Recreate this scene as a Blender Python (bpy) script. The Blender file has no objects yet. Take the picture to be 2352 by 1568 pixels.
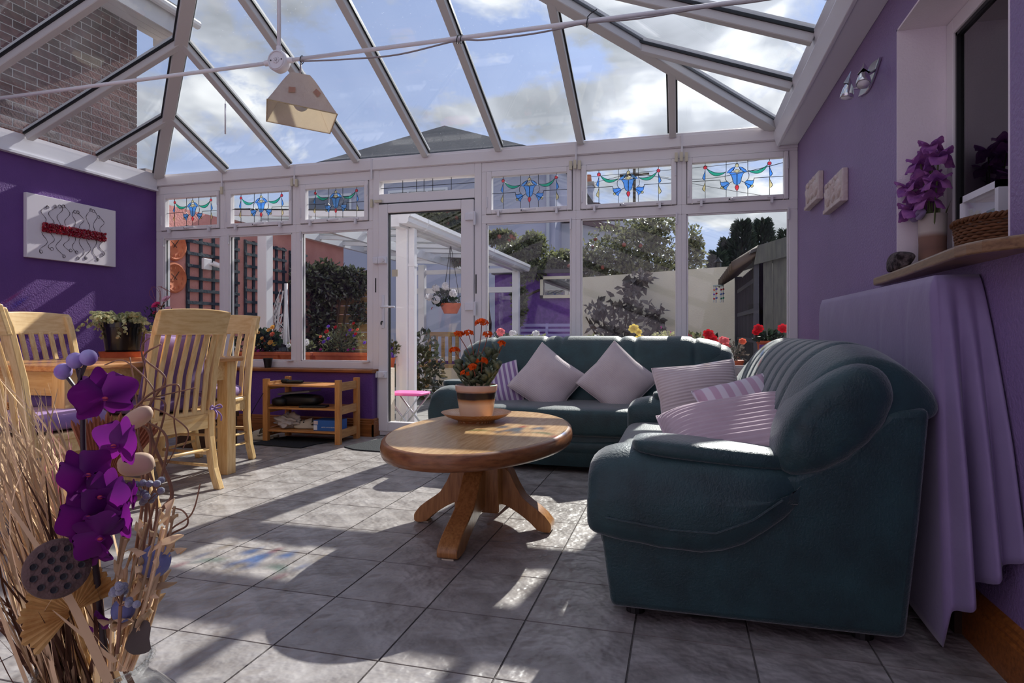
import bpy, bmesh, math, random
from mathutils import Vector, Matrix, Euler
sc = bpy.context.scene
C = sc.collection
PI = math.pi
V = Vector
# ---------------------------------------------------------------- camera
TH, CAMH, FPX = .264, .90, 1430.0
cam = bpy.data.cameras.new('camera')
cam.sensor_width = 36.0
cam.lens = FPX / 2352 * 36.0
cam.shift_y = (762 - 784) / 2352
cam.clip_start = .02
cam.clip_end = 300
co = bpy.data.objects.new('camera', cam)
co.location = (0, 0, CAMH)
co.rotation_euler = (PI / 2, 0, TH)
C.objects.link(co)
sc.camera = co
# ---------------------------------------------------------------- sky, sun, exposure
SUNV = V((.43, 2.83, 2.05)).normalized()
w = bpy.data.worlds.new('sky')
sc.world = w
w.use_nodes = True
nt = w.node_tree
nt.nodes.clear()
def N(t, **k):
    n = nt.nodes.new(t)
    for a, b in k.items():
        if a[0] == '_':
            n.inputs[int(a[1:]) if a[1:].isdigit() else a[1:].replace('_', ' ')].default_value = b
        else:
            setattr(n, a, b)
    return n
def LK(a, i, b, j):
    nt.links.new(a.outputs[i], b.inputs[j])
tc = N('ShaderNodeTexCoord')
sep = N('ShaderNodeSeparateXYZ'); LK(tc, 'Generated', sep, 0)
zz = N('ShaderNodeMath', operation='MAXIMUM', _1=0.0); LK(sep, 2, zz, 0)
za = N('ShaderNodeMath', operation='ADD', _1=.32); LK(zz, 0, za, 0)
dv = N('ShaderNodeVectorMath', operation='DIVIDE'); LK(tc, 'Generated', dv, 0)
cmb = N('ShaderNodeCombineXYZ')
for i in range(3): LK(za, 0, cmb, i)
LK(cmb, 0, dv, 1)
n1 = N('ShaderNodeTexNoise', _Scale=2.6, _Detail=6.0, _Roughness=.58, _Distortion=.3); LK(dv, 0, n1, 'Vector')
r1 = N('ShaderNodeValToRGB'); LK(n1, 0, r1, 0)
r1.color_ramp.elements[0].position = .46; r1.color_ramp.elements[1].position = .54
n2 = N('ShaderNodeTexNoise', _Scale=3.1, _Detail=4.0, _Roughness=.55, _Distortion=.3); LK(dv, 0, n2, 'Vector')
r2 = N('ShaderNodeValToRGB'); LK(n2, 0, r2, 0)
e = r2.color_ramp.elements
e[0].position = .36; e[0].color = (.255, .27, .30, 1)
e[1].position = .68; e[1].color = (.98, .97, .96, 1)
m_ = e.new(.51); m_.color = (.41, .425, .47, 1)
grad = N('ShaderNodeValToRGB'); LK(zz, 0, grad, 0)
ge = grad.color_ramp.elements
ge[0].position = 0; ge[0].color = (.38, .45, .64, 1)
ge[1].position = .8; ge[1].color = (.15, .215, .42, 1)
mx = N('ShaderNodeMix', data_type='RGBA')
LK(r1, 0, mx, 0); LK(grad, 0, mx, 6); LK(r2, 0, mx, 7)
# brightening of the haze around the sun
dt = N('ShaderNodeVectorMath', operation='DOT_PRODUCT'); LK(tc, 'Generated', dt, 0); dt.inputs[1].default_value = SUNV
mxm = N('ShaderNodeMath', operation='MAXIMUM', _1=0.0); LK(dt, 'Value', mxm, 0)
pw = N('ShaderNodeMath', operation='POWER', _1=14.0); LK(mxm, 0, pw, 0)
sca = N('ShaderNodeMath', operation='MULTIPLY_ADD', _1=.75, _2=1.0); LK(pw, 0, sca, 0)
bg = N('ShaderNodeBackground', _Strength=.86)
sv = N('ShaderNodeVectorMath', operation='SCALE'); LK(mx, 2, sv, 0); LK(sca, 0, sv, 'Scale')
LK(sv, 0, bg, 0)
wo = N('ShaderNodeOutputWorld'); LK(bg, 0, wo, 0)
sl = bpy.data.lights.new('sun', 'SUN')
sl.energy = 4.7
sl.angle = math.radians(.6)
sl.color = (1.0, .965, .91)
so = bpy.data.objects.new('sun', sl)
so.rotation_euler = SUNV.to_track_quat('Z', 'Y').to_euler()
so.location = SUNV * 20
C.objects.link(so)
vs = sc.view_settings
vs.view_transform = 'Standard'; vs.look = 'None'; vs.gamma = 1.0; vs.use_curve_mapping = False
vs.exposure = .66
try:
    sc.cycles.transparent_max_bounces = 18
    sc.cycles.max_bounces = 6; sc.cycles.diffuse_bounces = 3; sc.cycles.glossy_bounces = 3
except Exception:
    pass
# ---------------------------------------------------------------- materials
MT = {}
def srgb(r, g, b):
    f = lambda c: (c / 255 / 12.92) if c / 255 <= .04045 else ((c / 255 + .055) / 1.055) ** 2.4
    return (f(r), f(g), f(b))
def mat(name, col, rough=.5, spec=.5, metal=0, col2=None, ns=8, nd=4, amt=1.0, st=(1, 1, 1), bump=0, bs=40, bst=None,
        sheen=0, alpha=None, emit=None, trans=0, wave=None, rnd=0, lo=.35, hi=.65, sub=0, dist=0, trl=0, island=False, coat=0, trc=None):
    """procedural principled material: noise (or wave) mix of two colours, bump, sheen, per-object variation"""
    global nt
    if name in MT: return MT[name]
    m = bpy.data.materials.new(name); m.use_nodes = True
    nt = m.node_tree
    b = nt.nodes['Principled BSDF']; out = nt.nodes['Material Output']
    b.inputs['Base Color'].default_value = (*col, 1)
    b.inputs['Roughness'].default_value = rough
    b.inputs['Specular IOR Level'].default_value = spec
    b.inputs['Metallic'].default_value = metal
    if coat: b.inputs['Coat Weight'].default_value = coat
    if sheen:
        b.inputs['Sheen Weight'].default_value = sheen
        b.inputs['Sheen Roughness'].default_value = .45
    if emit: b.inputs['Emission Color'].default_value = (*emit[0], 1); b.inputs['Emission Strength'].default_value = emit[1]
    src = None
    t = N('ShaderNodeTexCoord'); mp = N('ShaderNodeMapping'); LK(t, 'Object', mp, 0); mp.inputs['Scale'].default_value = st
    if col2 is not None:
        if wave:
            n = N('ShaderNodeTexWave', wave_type='BANDS', bands_direction=wave, _Scale=ns, _Distortion=dist, _Detail=nd)
        else:
            n = N('ShaderNodeTexNoise', _Scale=ns, _Detail=min(nd, 5), _Roughness=.6, _Distortion=dist)
        LK(mp, 0, n, 'Vector')
        r = N('ShaderNodeValToRGB'); LK(n, 'Fac', r, 0)
        r.color_ramp.elements[0].position = lo; r.color_ramp.elements[0].color = (*col, 1)
        r.color_ramp.elements[1].position = hi; r.color_ramp.elements[1].color = tuple(col[i] * (1 - amt) + col2[i] * amt for i in range(3)) + (1,)
        src = (r, 0)
    if rnd:
        if island:
            oi = N('ShaderNodeNewGeometry'); k = 'Random Per Island'
            o2 = N('ShaderNodeObjectInfo')
            ad = N('ShaderNodeMath', operation='ADD'); LK(oi, k, ad, 0); LK(o2, 'Random', ad, 1)
            fr = N('ShaderNodeMath', operation='FRACT'); LK(ad, 0, fr, 0)
            so_ = (fr, 0)
        else:
            oi = N('ShaderNodeObjectInfo'); so_ = (oi, 'Random')
        ma = N('ShaderNodeMath', operation='MULTIPLY_ADD', _1=2 * rnd, _2=1 - rnd); LK(so_[0], so_[1], ma, 0)
        hs = N('ShaderNodeHueSaturation'); LK(ma, 0, hs, 'Value')
        if src: LK(src[0], src[1], hs, 'Color')
        else: hs.inputs['Color'].default_value = (*col, 1)
        src = (hs, 0)
    if src: LK(src[0], src[1], b, 'Base Color')
    if bump:
        n = N('ShaderNodeTexNoise', _Scale=bs, _Detail=2.5, _Roughness=.6)
        if bst:
            mp2 = N('ShaderNodeMapping'); LK(t, 'Object', mp2, 0); mp2.inputs['Scale'].default_value = bst; LK(mp2, 0, n, 'Vector')
        else: LK(t, 'Object', n, 'Vector')
        bm = N('ShaderNodeBump', _Strength=bump, _Distance=.02); LK(n, 'Fac', bm, 'Height'); LK(bm, 0, b, 'Normal')
    if trl:   # thin, lets light through: leaves, petals, cloth, paper
        tr = N('ShaderNodeBsdfTranslucent')
        if trc: tr.inputs[0].default_value = (*trc, 1)
        elif src: LK(src[0], src[1], tr, 0)
        else: tr.inputs[0].default_value = (*col, 1)
        ms = N('ShaderNodeMixShader', _0=trl); LK(b, 0, ms, 1); LK(tr, 0, ms, 2); LK(ms, 0, out, 0)
    MT[name] = m
    return m
def glassmat(name, tint=(1, 1, 1), ior=1.45, haze=0, rough=.0, sp=0, ref=1.0):
    global nt
    m = bpy.data.materials.new(name); m.use_nodes = True
    nt = m.node_tree; nt.nodes.clear()
    t = N('ShaderNodeBsdfTransparent'); t.inputs[0].default_value = (*tint, 1)
    g = N('ShaderNodeBsdfGlossy'); g.inputs['Roughness'].default_value = rough
    f0 = ((ior - 1) / (ior + 1)) ** 2          # Schlick reflectance, same on both faces of the sheet
    lw = N('ShaderNodeLayerWeight', _Blend=.5); p5 = N('ShaderNodeMath', operation='POWER', _1=5.0); LK(lw, 'Facing', p5, 0)
    fm = N('ShaderNodeMath', operation='MULTIPLY_ADD', _1=(1 - f0) * ref, _2=f0 * ref); LK(p5, 0, fm, 0)
    ms = N('ShaderNodeMixShader'); LK(fm, 0, ms, 0); LK(t, 0, ms, 1); LK(g, 0, ms, 2)
    last = ms
    if haze or sp:
        d = N('ShaderNodeBsdfTranslucent'); d.inputs[0].default_value = (.8, .82, .85, 1)
        tcn = N('ShaderNodeTexCoord')
        mp = N('ShaderNodeMapping'); LK(tcn, 'Object', mp, 0)
        nz = N('ShaderNodeTexNoise', _Scale=3.0, _Detail=1.0); LK(mp, 0, nz, 'Vector')
        vz = N('ShaderNodeTexVoronoi', _Scale=26.0, _Randomness=1.0); LK(mp, 0, vz, 'Vector')
        cr = N('ShaderNodeValToRGB'); LK(vz, 'Distance', cr, 0)
        cr.color_ramp.elements[0].position = .045; cr.color_ramp.elements[0].color = (1, 1, 1, 1)
        cr.color_ramp.elements[1].position = .075; cr.color_ramp.elements[1].color = (0, 0, 0, 1)
        a = N('ShaderNodeMath', operation='MULTIPLY', _1=haze * 2); LK(nz, 0, a, 0)
        b = N('ShaderNodeMath', operation='MULTIPLY_ADD', _1=sp); LK(cr, 0, b, 0); LK(a, 0, b, 2)
        m2 = N('ShaderNodeMixShader'); LK(b, 0, m2, 0); LK(ms, 0, m2, 1); LK(d, 0, m2, 2); last = m2
    o = N('ShaderNodeOutputMaterial'); LK(last, 0, o, 0)
    MT[name] = m
    return m
# ---------------------------------------------------------------- mesh builder
class MB:
    def __init__(s): s.v = []; s.f = []
    def add(s, vs, fs):
        o = len(s.v); s.v += [tuple(p) for p in vs]; s.f += [tuple(i + o for i in f) for f in fs]; return s
    def box(s, x0, x1, y0, y1, z0, z1):
        return s.add([(x0, y0, z0), (x1, y0, z0), (x1, y1, z0), (x0, y1, z0), (x0, y0, z1), (x1, y0, z1), (x1, y1, z1), (x0, y1, z1)],
                     [(0, 3, 2, 1), (4, 5, 6, 7), (0, 1, 5, 4), (1, 2, 6, 5), (2, 3, 7, 6), (3, 0, 4, 7)])
    def obox(s, c, h, Mx):
        b = MB().box(-h[0], h[0], -h[1], h[1], -h[2], h[2])
        return s.add([V(c) + Mx @ V(p) for p in b.v], b.f)
    def bar(s, p, q, wd, ht, up=(0, 0, 1), off=0):
        """rectangular bar from p to q, wd across, ht along up"""
        p = V(p); q = V(q); d = (q - p).normalized(); u = V(up); x = d.cross(u).normalized(); u = x.cross(d).normalized()
        vs_ = []
        for c in (p, q):
            for a, b in ((-1, -1), (1, -1), (1, 1), (-1, 1)):
                vs_.append(c + x * (a * wd / 2) + u * (b * ht / 2 + off))
        return s.add(vs_, [(0, 1, 2, 3), (7, 6, 5, 4), (0, 4, 5, 1), (1, 5, 6, 2), (2, 6, 7, 3), (3, 7, 4, 0)])
    def tube(s, pts, r, n=6, closed=False):
        pts = [V(p) for p in pts]; m = len(pts); rs = r if isinstance(r, (list, tuple)) else [r] * m
        prev = None; vs_ = []
        for i, p in enumerate(pts):
            a = pts[i - 1] if (i > 0 or closed) else p; b = pts[(i + 1) % m] if (i < m - 1 or closed) else p
            d = (b - a).normalized() if (b - a).length > 1e-9 else V((0, 0, 1))
            if prev is None:
                prev = d.orthogonal().normalized()
            prev = (prev - d * prev.dot(d))
            prev = prev.normalized() if prev.length > 1e-6 else d.orthogonal().normalized()
            y = d.cross(prev)
            for k in range(n):
                an = 2 * PI * k / n
                vs_.append(p + prev * (math.cos(an) * rs[i]) + y * (math.sin(an) * rs[i]))
        fs = []
        for i in range(m if closed else m - 1):
            j = (i + 1) % m
            for k in range(n):
                l = (k + 1) % n
                fs.append((i * n + k, i * n + l, j * n + l, j * n + k))
        if not closed:
            fs.append(tuple(range(n - 1, -1, -1))); fs.append(tuple((m - 1) * n + k for k in range(n)))
        return s.add(vs_, fs)
    def lathe(s, prof, n=24, c=(0, 0, 0), Mx=None, cap=True):
        vs_ = []; m = len(prof); c = V(c)
        for r, z in prof:
            for k in range(n):
                a = 2 * PI * k / n; p = V((r * math.cos(a), r * math.sin(a), z))
                vs_.append(c + (Mx @ p if Mx else p))
        fs = [(i * n + k, i * n + (k + 1) % n, (i + 1) * n + (k + 1) % n, (i + 1) * n + k) for i in range(m - 1) for k in range(n)]
        if cap:
            fs.append(tuple(range(n - 1, -1, -1))); fs.append(tuple((m - 1) * n + k for k in range(n)))
        return s.add(vs_, fs)
    def prism(s, poly, ax, a, b):
        """poly in the two other axes (order x,y,z without ax), extruded from a to b along ax"""
        def P(p, t): return {'x': (t, p[0], p[1]), 'y': (p[0], t, p[1]), 'z': (p[0], p[1], t)}[ax]
        n = len(poly)
        return s.add([P(p, a) for p in poly] + [P(p, b) for p in poly],
                     [tuple(range(n - 1, -1, -1)), tuple(range(n, 2 * n))] + [(i, (i + 1) % n, n + (i + 1) % n, n + i) for i in range(n)])
    def plate(s, poly, nrm, t):
        """3-D planar polygon thickened by t along nrm"""
        nrm = V(nrm).normalized() * t; n = len(poly)
        return s.add([V(p) for p in poly] + [V(p) + nrm for p in poly],
                     [tuple(range(n - 1, -1, -1)), tuple(range(n, 2 * n))] + [(i, (i + 1) % n, n + (i + 1) % n, n + i) for i in range(n)])
    def grid(s, fn, nu, nv, cu=False, cv=False, capu=False):
        U = nu if cu else nu + 1; W = nv if cv else nv + 1
        vs_ = [fn(i / nu, j / nv) for i in range(U) for j in range(W)]
        fs = [(i * W + j, ((i + 1) % U) * W + j, ((i + 1) % U) * W + (j + 1) % W, i * W + (j + 1) % W) for i in range(nu) for j in range(nv)]
        if capu:
            fs.append(tuple(range(W))); fs.append(tuple((U - 1) * W + j for j in range(W - 1, -1, -1)))
        return s.add(vs_, fs)
    def sq(s, c, h, e1=1.0, e2=1.0, Mx=None, nu=24, nv=12):
        """superellipsoid; e<1 boxy"""
        c = V(c)
        def pw_(x, e): return math.copysign(abs(x) ** e, x)
        def fn(u, v):
            a = 2 * PI * u; b = -PI / 2 + PI * (v * .998 + .001)
            p = V((h[0] * pw_(math.cos(b), e1) * pw_(math.cos(a), e2), h[1] * pw_(math.cos(b), e1) * pw_(math.sin(a), e2), h[2] * pw_(math.sin(b), e1)))
            return c + (Mx @ p if Mx else p)
        s.grid(fn, nu, nv, cu=True)
        o = len(s.v) - nu * (nv + 1)
        s.f.append(tuple(o + i * (nv + 1) for i in range(nu))); s.f.append(tuple(o + i * (nv + 1) + nv for i in range(nu - 1, -1, -1)))
        return s
    def leaf(s, p, d, up, L, W, fold=.25):
        """one leaf blade: two triangles folded along the midrib"""
        p = V(p); d = V(d).normalized(); x = d.cross(V(up))
        x = x.normalized() if x.length > 1e-5 else d.orthogonal().normalized()
        n = x.cross(d)
        return s.add([p, p + d * (L * .5) + x * W / 2 + n * (W * fold), p + d * L, p + d * (L * .5) - x * W / 2 + n * (W * fold)], [(0, 1, 2), (0, 2, 3)])
    def xf(s, Mx):
        s.v = [tuple(Mx @ V(p)) for p in s.v]; return s
    def mesh(s, name, m=None, smooth=False, normals=True, ang=None):
        me = bpy.data.meshes.new(name); me.from_pydata(s.v, [], s.f); me.update()
        if normals:
            bm = bmesh.new(); bm.from_mesh(me); bmesh.ops.recalc_face_normals(bm, faces=bm.faces); bm.to_mesh(me); bm.free()
        if smooth:
            me.polygons.foreach_set('use_smooth', [True] * len(me.polygons))
            if ang is not None:
                try: me.set_sharp_from_angle(angle=math.radians(ang))
                except Exception: pass
        if m: me.materials.append(MT[m])
        return me
    def build(s, name, m, parent=None, smooth=False, bevel=0, sub=0, world=True, normals=True, ang=None, bseg=2):
        """link as ONE mesh object; world=True: vertices are world coordinates, moved into the parent's space"""
        base = V((0, 0, 0))
        if parent is not None and world:
            base = TOP(parent)
        if base.length: s.v = [(p[0] - base.x, p[1] - base.y, p[2] - base.z) for p in s.v]
        o = bpy.data.objects.new(name, s.mesh(name, m, smooth, normals, ang))
        C.objects.link(o)
        if parent is not None: o.parent = parent
        if bevel:
            b = o.modifiers.new('bevel', 'BEVEL'); b.width = bevel; b.segments = bseg; b.limit_method = 'ANGLE'; b.angle_limit = math.radians(40)
        if sub:
            b = o.modifiers.new('sub', 'SUBSURF'); b.levels = sub; b.render_levels = sub
        return o
def TOP(o):
    p = V((0, 0, 0))
    while o is not None: p += o.location; o = o.parent
    return p
def tag(o, label=None, cat=None, group=None, kind=None):
    if label: o['label'] = label
    if cat: o['category'] = cat
    if group: o['group'] = group
    if kind: o['kind'] = kind
    return o
def thing(name, label, cat, loc=(0, 0, 0), rz=0, group=None, kind=None):
    o = bpy.data.objects.new(name, None); C.objects.link(o); o.empty_display_size = .1
    o.location = loc; o.rotation_euler = (0, 0, rz)
    return tag(o, label, cat, group, kind)
def struct(o, label=None):
    return tag(o, label, None, None, 'structure')
def inst(name, mesh, parent=None, loc=(0, 0, 0), rot=(0, 0, 0), scale=(1, 1, 1)):
    o = bpy.data.objects.new(name, mesh); C.objects.link(o); o.location = loc; o.rotation_euler = rot; o.scale = scale
    if parent is not None: o.parent = parent
    return o
def copy_tree(o, parent=None):
    c = o.copy(); C.objects.link(c); c.parent = parent
    for ch in o.children: copy_tree(ch, c)
    return c
def at(px, py, D):
    """point seen at photo pixel px,py at distance D along the view axis"""
    u = (px - 1176) / FPX; v = (762 - py) / FPX
    return V((-math.sin(TH) + u * math.cos(TH), math.cos(TH) + u * math.sin(TH), v)) * D + V((0, 0, CAMH))
def spl(pts, n=6):
    """Catmull-Rom through points"""
    pts = [V(p) for p in pts]; out = []
    for i in range(len(pts) - 1):
        a = pts[max(i - 1, 0)]; b = pts[i]; c = pts[i + 1]; d = pts[min(i + 2, len(pts) - 1)]
        for k in range(n):
            t = k / n
            out.append(.5 * ((2 * b) + (c - a) * t + (2 * a - 5 * b + 4 * c - d) * t * t + (3 * b - a - 3 * c + d) * t ** 3))
    out.append(pts[-1])
    return out
def rot(ax, deg): return Matrix.Rotation(math.radians(deg), 3, ax)
def rv(R): # random unit vector
    z = R.uniform(-1, 1); a = R.uniform(0, 2 * PI); q = math.sqrt(1 - z * z)
    return V((q * math.cos(a), q * math.sin(a), z))
# ---- palette
mat('purple_wall', srgb(98, 60, 128), .5, .35, col2=srgb(104, 64, 134), ns=3, bump=.25, bs=90)
mat('purple_wall_lit', srgb(138, 112, 158), .45, .45, col2=srgb(144, 117, 164), ns=3, bump=.25, bs=90)  # same purple paint, paled to put the light and glare into its colour
mat('lilac_wall', srgb(246, 234, 240), .6, .3, bump=.15, bs=120)
mat('mauve_wall', srgb(180, 166, 188), .6, .3)
mat('upvc', srgb(236, 230, 231), .28, .5)
mat('upvc_roof', srgb(206, 202, 200), .35, .5)
mat('white_gloss', srgb(232, 230, 236), .2, .5)
mat('gasket', srgb(22, 24, 28), .4)
mat('black', srgb(20, 20, 22), .45)
mat('black_gloss', srgb(16, 16, 18), .15)
mat('lead', srgb(26, 26, 28), .4, metal=.3)
mat('cream_plastic', srgb(214, 204, 178), .4)
mat('white_plastic', srgb(228, 224, 228), .3)
mat('chrome', (.75, .75, .76), .18, metal=1)
mat('grout', srgb(112, 106, 104), .9, .2, bump=.3, bs=150)
mat('tile', srgb(112, 104, 100), .38, .5, col2=srgb(184, 178, 175), ns=7, nd=9, lo=.28, hi=.72, bump=.8, bs=13, rnd=.10)
mat('pine', srgb(206, 146, 84), .45, .4, col2=srgb(176, 108, 56), ns=5, nd=4, st=(1.5, 12, 12), lo=.4, hi=.75, bump=.08, bs=30)
mat('pine_v', srgb(206, 146, 84), .45, .4, col2=srgb(176, 108, 56), ns=5, nd=4, st=(12, 12, 1.5), lo=.4, hi=.75, bump=.08, bs=30)
mat('pine_y', srgb(200, 150, 96), .45, .4, col2=srgb(168, 112, 66), ns=5, nd=4, st=(12, 1.5, 12), lo=.4, hi=.75)
mat('sill_wood', srgb(160, 96, 46), .4, .4, col2=srgb(110, 60, 26), ns=5, nd=4, st=(1, 14, 14), lo=.4, hi=.75)
mat('shelf_wood', srgb(150, 116, 84), .3, .5, col2=srgb(112, 82, 58), ns=6, nd=5, st=(14, 1.2, 14), lo=.4, hi=.7)
mat('birch', srgb(238, 202, 144), .34, .45, col2=srgb(218, 172, 110), ns=4, nd=5, st=(14, 14, 1.6), lo=.42, hi=.7)
mat('birch_x', srgb(238, 202, 144), .34, .45, col2=srgb(218, 172, 110), ns=4, nd=5, st=(1.6, 14, 14), lo=.42, hi=.7)
mat('table_top', srgb(214, 158, 104), .16, .5, col2=srgb(176, 110, 64), ns=4, nd=5, st=(12, 1.4, 12), lo=.4, hi=.7)
mat('oak', srgb(214, 176, 126), .24, .5, col2=srgb(176, 132, 84), ns=5, nd=6, st=(16, 1.5, 16), lo=.38, hi=.72, bump=.12, bs=20, bst=(20, 2, 20), coat=.15)  # board colour brightened to paint in the sky's reflection on the top
mat('oak_v', srgb(186, 132, 78), .32, .5, col2=srgb(142, 90, 48), ns=5, nd=6, st=(16, 16, 1.6), lo=.38, hi=.72, bump=.1, bs=20, bst=(20, 20, 2))
mat('oak_rim', srgb(150, 96, 58), .3, .5, col2=srgb(112, 66, 38), ns=6, nd=5, st=(3, 3, 14), lo=.4, hi=.7)
mat('suede', srgb(20, 46, 50), .45, .45, col2=srgb(33, 68, 72), ns=9, nd=7, sheen=.45, bump=.18, bs=120, lo=.3, hi=.7)
mat('cord_pink', srgb(220, 206, 206), .85, .2, col2=srgb(208, 192, 194), ns=6, sheen=.3)
mat('cord_mauve', srgb(206, 182, 190), .85, .2, col2=srgb(194, 168, 178), ns=6, sheen=.3)
mat('lilac_cloth', srgb(144, 124, 164), .6, .3, col2=srgb(136, 116, 156), ns=5, sheen=.3, bump=.05, bs=60)
mat('chair_cloth', srgb(146, 112, 168), .7, .3, sheen=.3, bump=.05, bs=80)
glassmat('glass', (.97, .985, .98), 1.4)
glassmat('roof_glass', (.95, .97, .98), 1.45, haze=.016, sp=.20)
glassmat('dark_glass', (.30, .30, .34), 2.4)
glassmat('clear_glass', (.96, .97, .97), 1.5)
glassmat('canopy_glass', (.90, .92, .92), 1.4, haze=.05)
for nm, cl in (('sg_red', (.95, .16, .22)), ('sg_green', (.10, .66, .50)), ('sg_blue', (.24, .55, .98)), ('sg_cream', (.92, .82, .55))):
    m = glassmat(nm, cl, 1.4, haze=.06)
# ================================================================ ROOM SHELL
XL, XR, YW, YB = -4.93, .832, 4.95, -1.2
R = random.Random(3)
# ---- floor: grout bed + slate tiles, each tile a piece
fl = struct(MB().box(XL, XR, YB, 5.02, -.06, -.005).build('floor', 'grout'), 'grey slate-effect floor of square tiles with pale joints')
PX, PY, X0, Y0 = .3315, .3375, -.4665, 1.549
tmesh = MB().box(-PX / 2 + .003, PX / 2 - .003, -PY / 2 + .003, PY / 2 - .003, -.004, 0).mesh('tile', 'tile')
rest = MB()
for i in range(-14, 5):
    for j in range(-9, 11):
        a0, a1 = X0 + i * PX, X0 + (i + 1) * PX; b0, b1 = Y0 + j * PY, Y0 + (j + 1) * PY
        a0_, a1_ = max(a0, XL), min(a1, XR); b0_, b1_ = max(b0, YB), min(b1, YW)
        if a1_ - a0_ < .03 or b1_ - b0_ < .03: continue
        if b1 < .55:
            rest.box(a0_ + .003, a1_ - .003, b0_ + .003, b1_ - .003, -.005, 0)
        elif (a0_, a1_, b0_, b1_) == (a0, a1, b0, b1):
            inst('tile', tmesh, fl, ((a0 + a1) / 2, (b0 + b1) / 2, 0), (R.uniform(-.0015, .0015), R.uniform(-.0015, .0015), R.choice((0, PI))))
        else:
            MB().box(a0_ + .003, a1_ - .003, b0_ + .003, b1_ - .003, -.004, 0).build('tile', 'tile', fl)
tag(rest.build('tile_field', 'tile', fl), kind='stuff')
# ---- walls
struct(MB().box(XL - .25, XL, YB, 5.1, 0, 2.40).build('wall_left', 'purple_wall'), 'deep purple plastered wall behind the dining table')
struct(MB().box(XL - .2, XR + .2, YB - .2, YB, 0, 2.42).prism([(XL, 2.42), (XR, 2.42), (-2.16, 3.6)], 'y', YB - .2, YB).build('wall_back', 'mauve_wall'), 'mauve house wall at the back of the room')
wr = MB()
wr.box(XR, XR + .19, YB, 1.91, 0, 2.42); wr.box(XR, XR + .19, 2.79, 5.1, 0, 2.42); wr.box(XR, XR + .19, 1.91, 2.79, 0, 1.10); wr.box(XR, XR + .19, 1.91, 2.79, 2.10, 2.42)
wall_r = struct(wr.build('wall_right', 'purple_wall_lit'), 'purple plastered wall with a deep-set window')
wf = MB().box(XL, -2.555, 4.86, 5.12, 0, .545)
struct(wf.build('wall_front', 'purple_wall', bevel=.008), 'low purple wall under the windows beside the shoe rack')
struct(MB().box(-1.60, XR, 4.86, 5.12, 0, .545).build('wall_front', 'purple_wall', bevel=.008), 'low purple wall under the windows behind the green sofa')
# sills and skirting
struct(MB().prism([(4.825, .552), (4.835, .545), (4.96, .545), (4.96, .575), (4.835, .575), (4.825, .568)], 'x', XL, -2.545).build('trim_1', 'sill_wood'), 'brown wooden window sill above the low purple wall')
struct(MB().prism([(4.825, .552), (4.835, .545), (4.96, .545), (4.96, .575), (4.835, .575), (4.825, .568)], 'x', -1.61, XR).build('trim_2', 'sill_wood'), 'brown wooden window sill behind the green sofa')
skp = [(0, 0), (-.022, 0), (-.022, .105), (-.016, .112), (-.018, .122), (-.011, .130), (-.012, .142), (-.004, .150), (0, .152)]
struct(MB().prism([(4.86 + a, b) for a, b in skp], 'x', XL, -2.535).prism([(-2.555 - a, b) for a, b in skp], 'y', 4.838, 4.95).build('baseboard_front', 'sill_wood'), 'moulded pine skirting board under the low wall')
struct(MB().prism([(XR + a, b) for a, b in skp], 'y', YB, 4.86).build('baseboard_right', 'sill_wood'), 'moulded pine skirting along the wall behind the purple cloth')
struct(MB().prism([(XL - a, b) for a, b in skp], 'y', YB, 4.86).build('baseboard_left', 'sill_wood'), 'moulded pine skirting along the dining wall')
# white boards at the wall heads
struct(MB().box(XL, XL + .035, YB, 4.93, 2.268, 2.425).box(XL, XL + .05, YB, 4.93, 2.262, 2.28).build('trim_3', 'white_gloss'), 'white eaves board above the purple dining wall')
struct(MB().prism([(XR, 2.27), (.705, 2.27), (.695, 2.28), (.665, 2.405), (.655, 2.44), (.70, 2.46), (XR, 2.46)], 'y', YB, 4.935).prism([(.705, 2.262), (.685, 2.262), (.66, 2.36), (.672, 2.37), (.705, 2.285)], 'y', YB, 4.935).build('trim_4', 'white_gloss', bevel=.004), 'white box gutter along the top of the purple wall')
struct(MB().box(XL, .70, 4.935, 5.08, 2.31, 2.42).box(XL, .70, 4.925, 4.95, 2.315, 2.40).build('trim_5', 'upvc', bevel=.003), 'white eaves beam over the windows and door')
struct(MB().box(.70, XR, 4.94, 5.06, 2.25, 2.46).build('trim_6', 'upvc', bevel=.003), 'white corner post head beside the purple wall')
for k, x in enumerate((-4.147, -3.37, -2.60, -.803, .012)):
    struct(MB().box(x - .007, x + .007, 4.917, 4.926, 2.232, 2.412).build('trim_%d' % (7 + k), 'white_plastic'))
# ---- stained glass pieces, shared by the six top lights
def crescent(a, b, s1, s2, n=10):
    a = V((*a, 0)); b = V((*b, 0)); out = []
    d = b - a; nrm = V((-d.y, d.x, 0)).normalized()
    for sgn, rng in ((s1, range(n + 1)), (s2, range(n, -1, -1))):
        for i in rng:
            t = i / n; p = a + d * t + nrm * (sgn * 4 * t * (1 - t)); out.append((p.x, p.y))
    return out
def circ(c, r, n=14): return [(c[0] + r * math.cos(2 * PI * k / n), c[1] + r * math.sin(2 * PI * k / n)) for k in range(n)]
def mir(p): return [(-x, y) for x, y in reversed(p)]
SG = []
red = circ((-.229, .239), .0135); SG += [('sg_red', red), ('sg_red', mir(red))]
gar = crescent((-.219, .232), (-.076, .196), -.020, -.044); SG += [('sg_green', gar), ('sg_green', mir(gar))]
bd = [(-.229, .222), (-.234, .200), (-.246, .172), (-.250, .160), (-.243, .149), (-.231, .141), (-.229, .160)]; SG += [('sg_blue', bd), ('sg_blue', mir(bd))]
cd = [(-.229, .132), (-.236, .108), (-.248, .086), (-.250, .074), (-.243, .064), (-.230, .054), (-.228, .08)]; SG += [('sg_cream', cd), ('sg_cream', mir(cd))]
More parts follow.
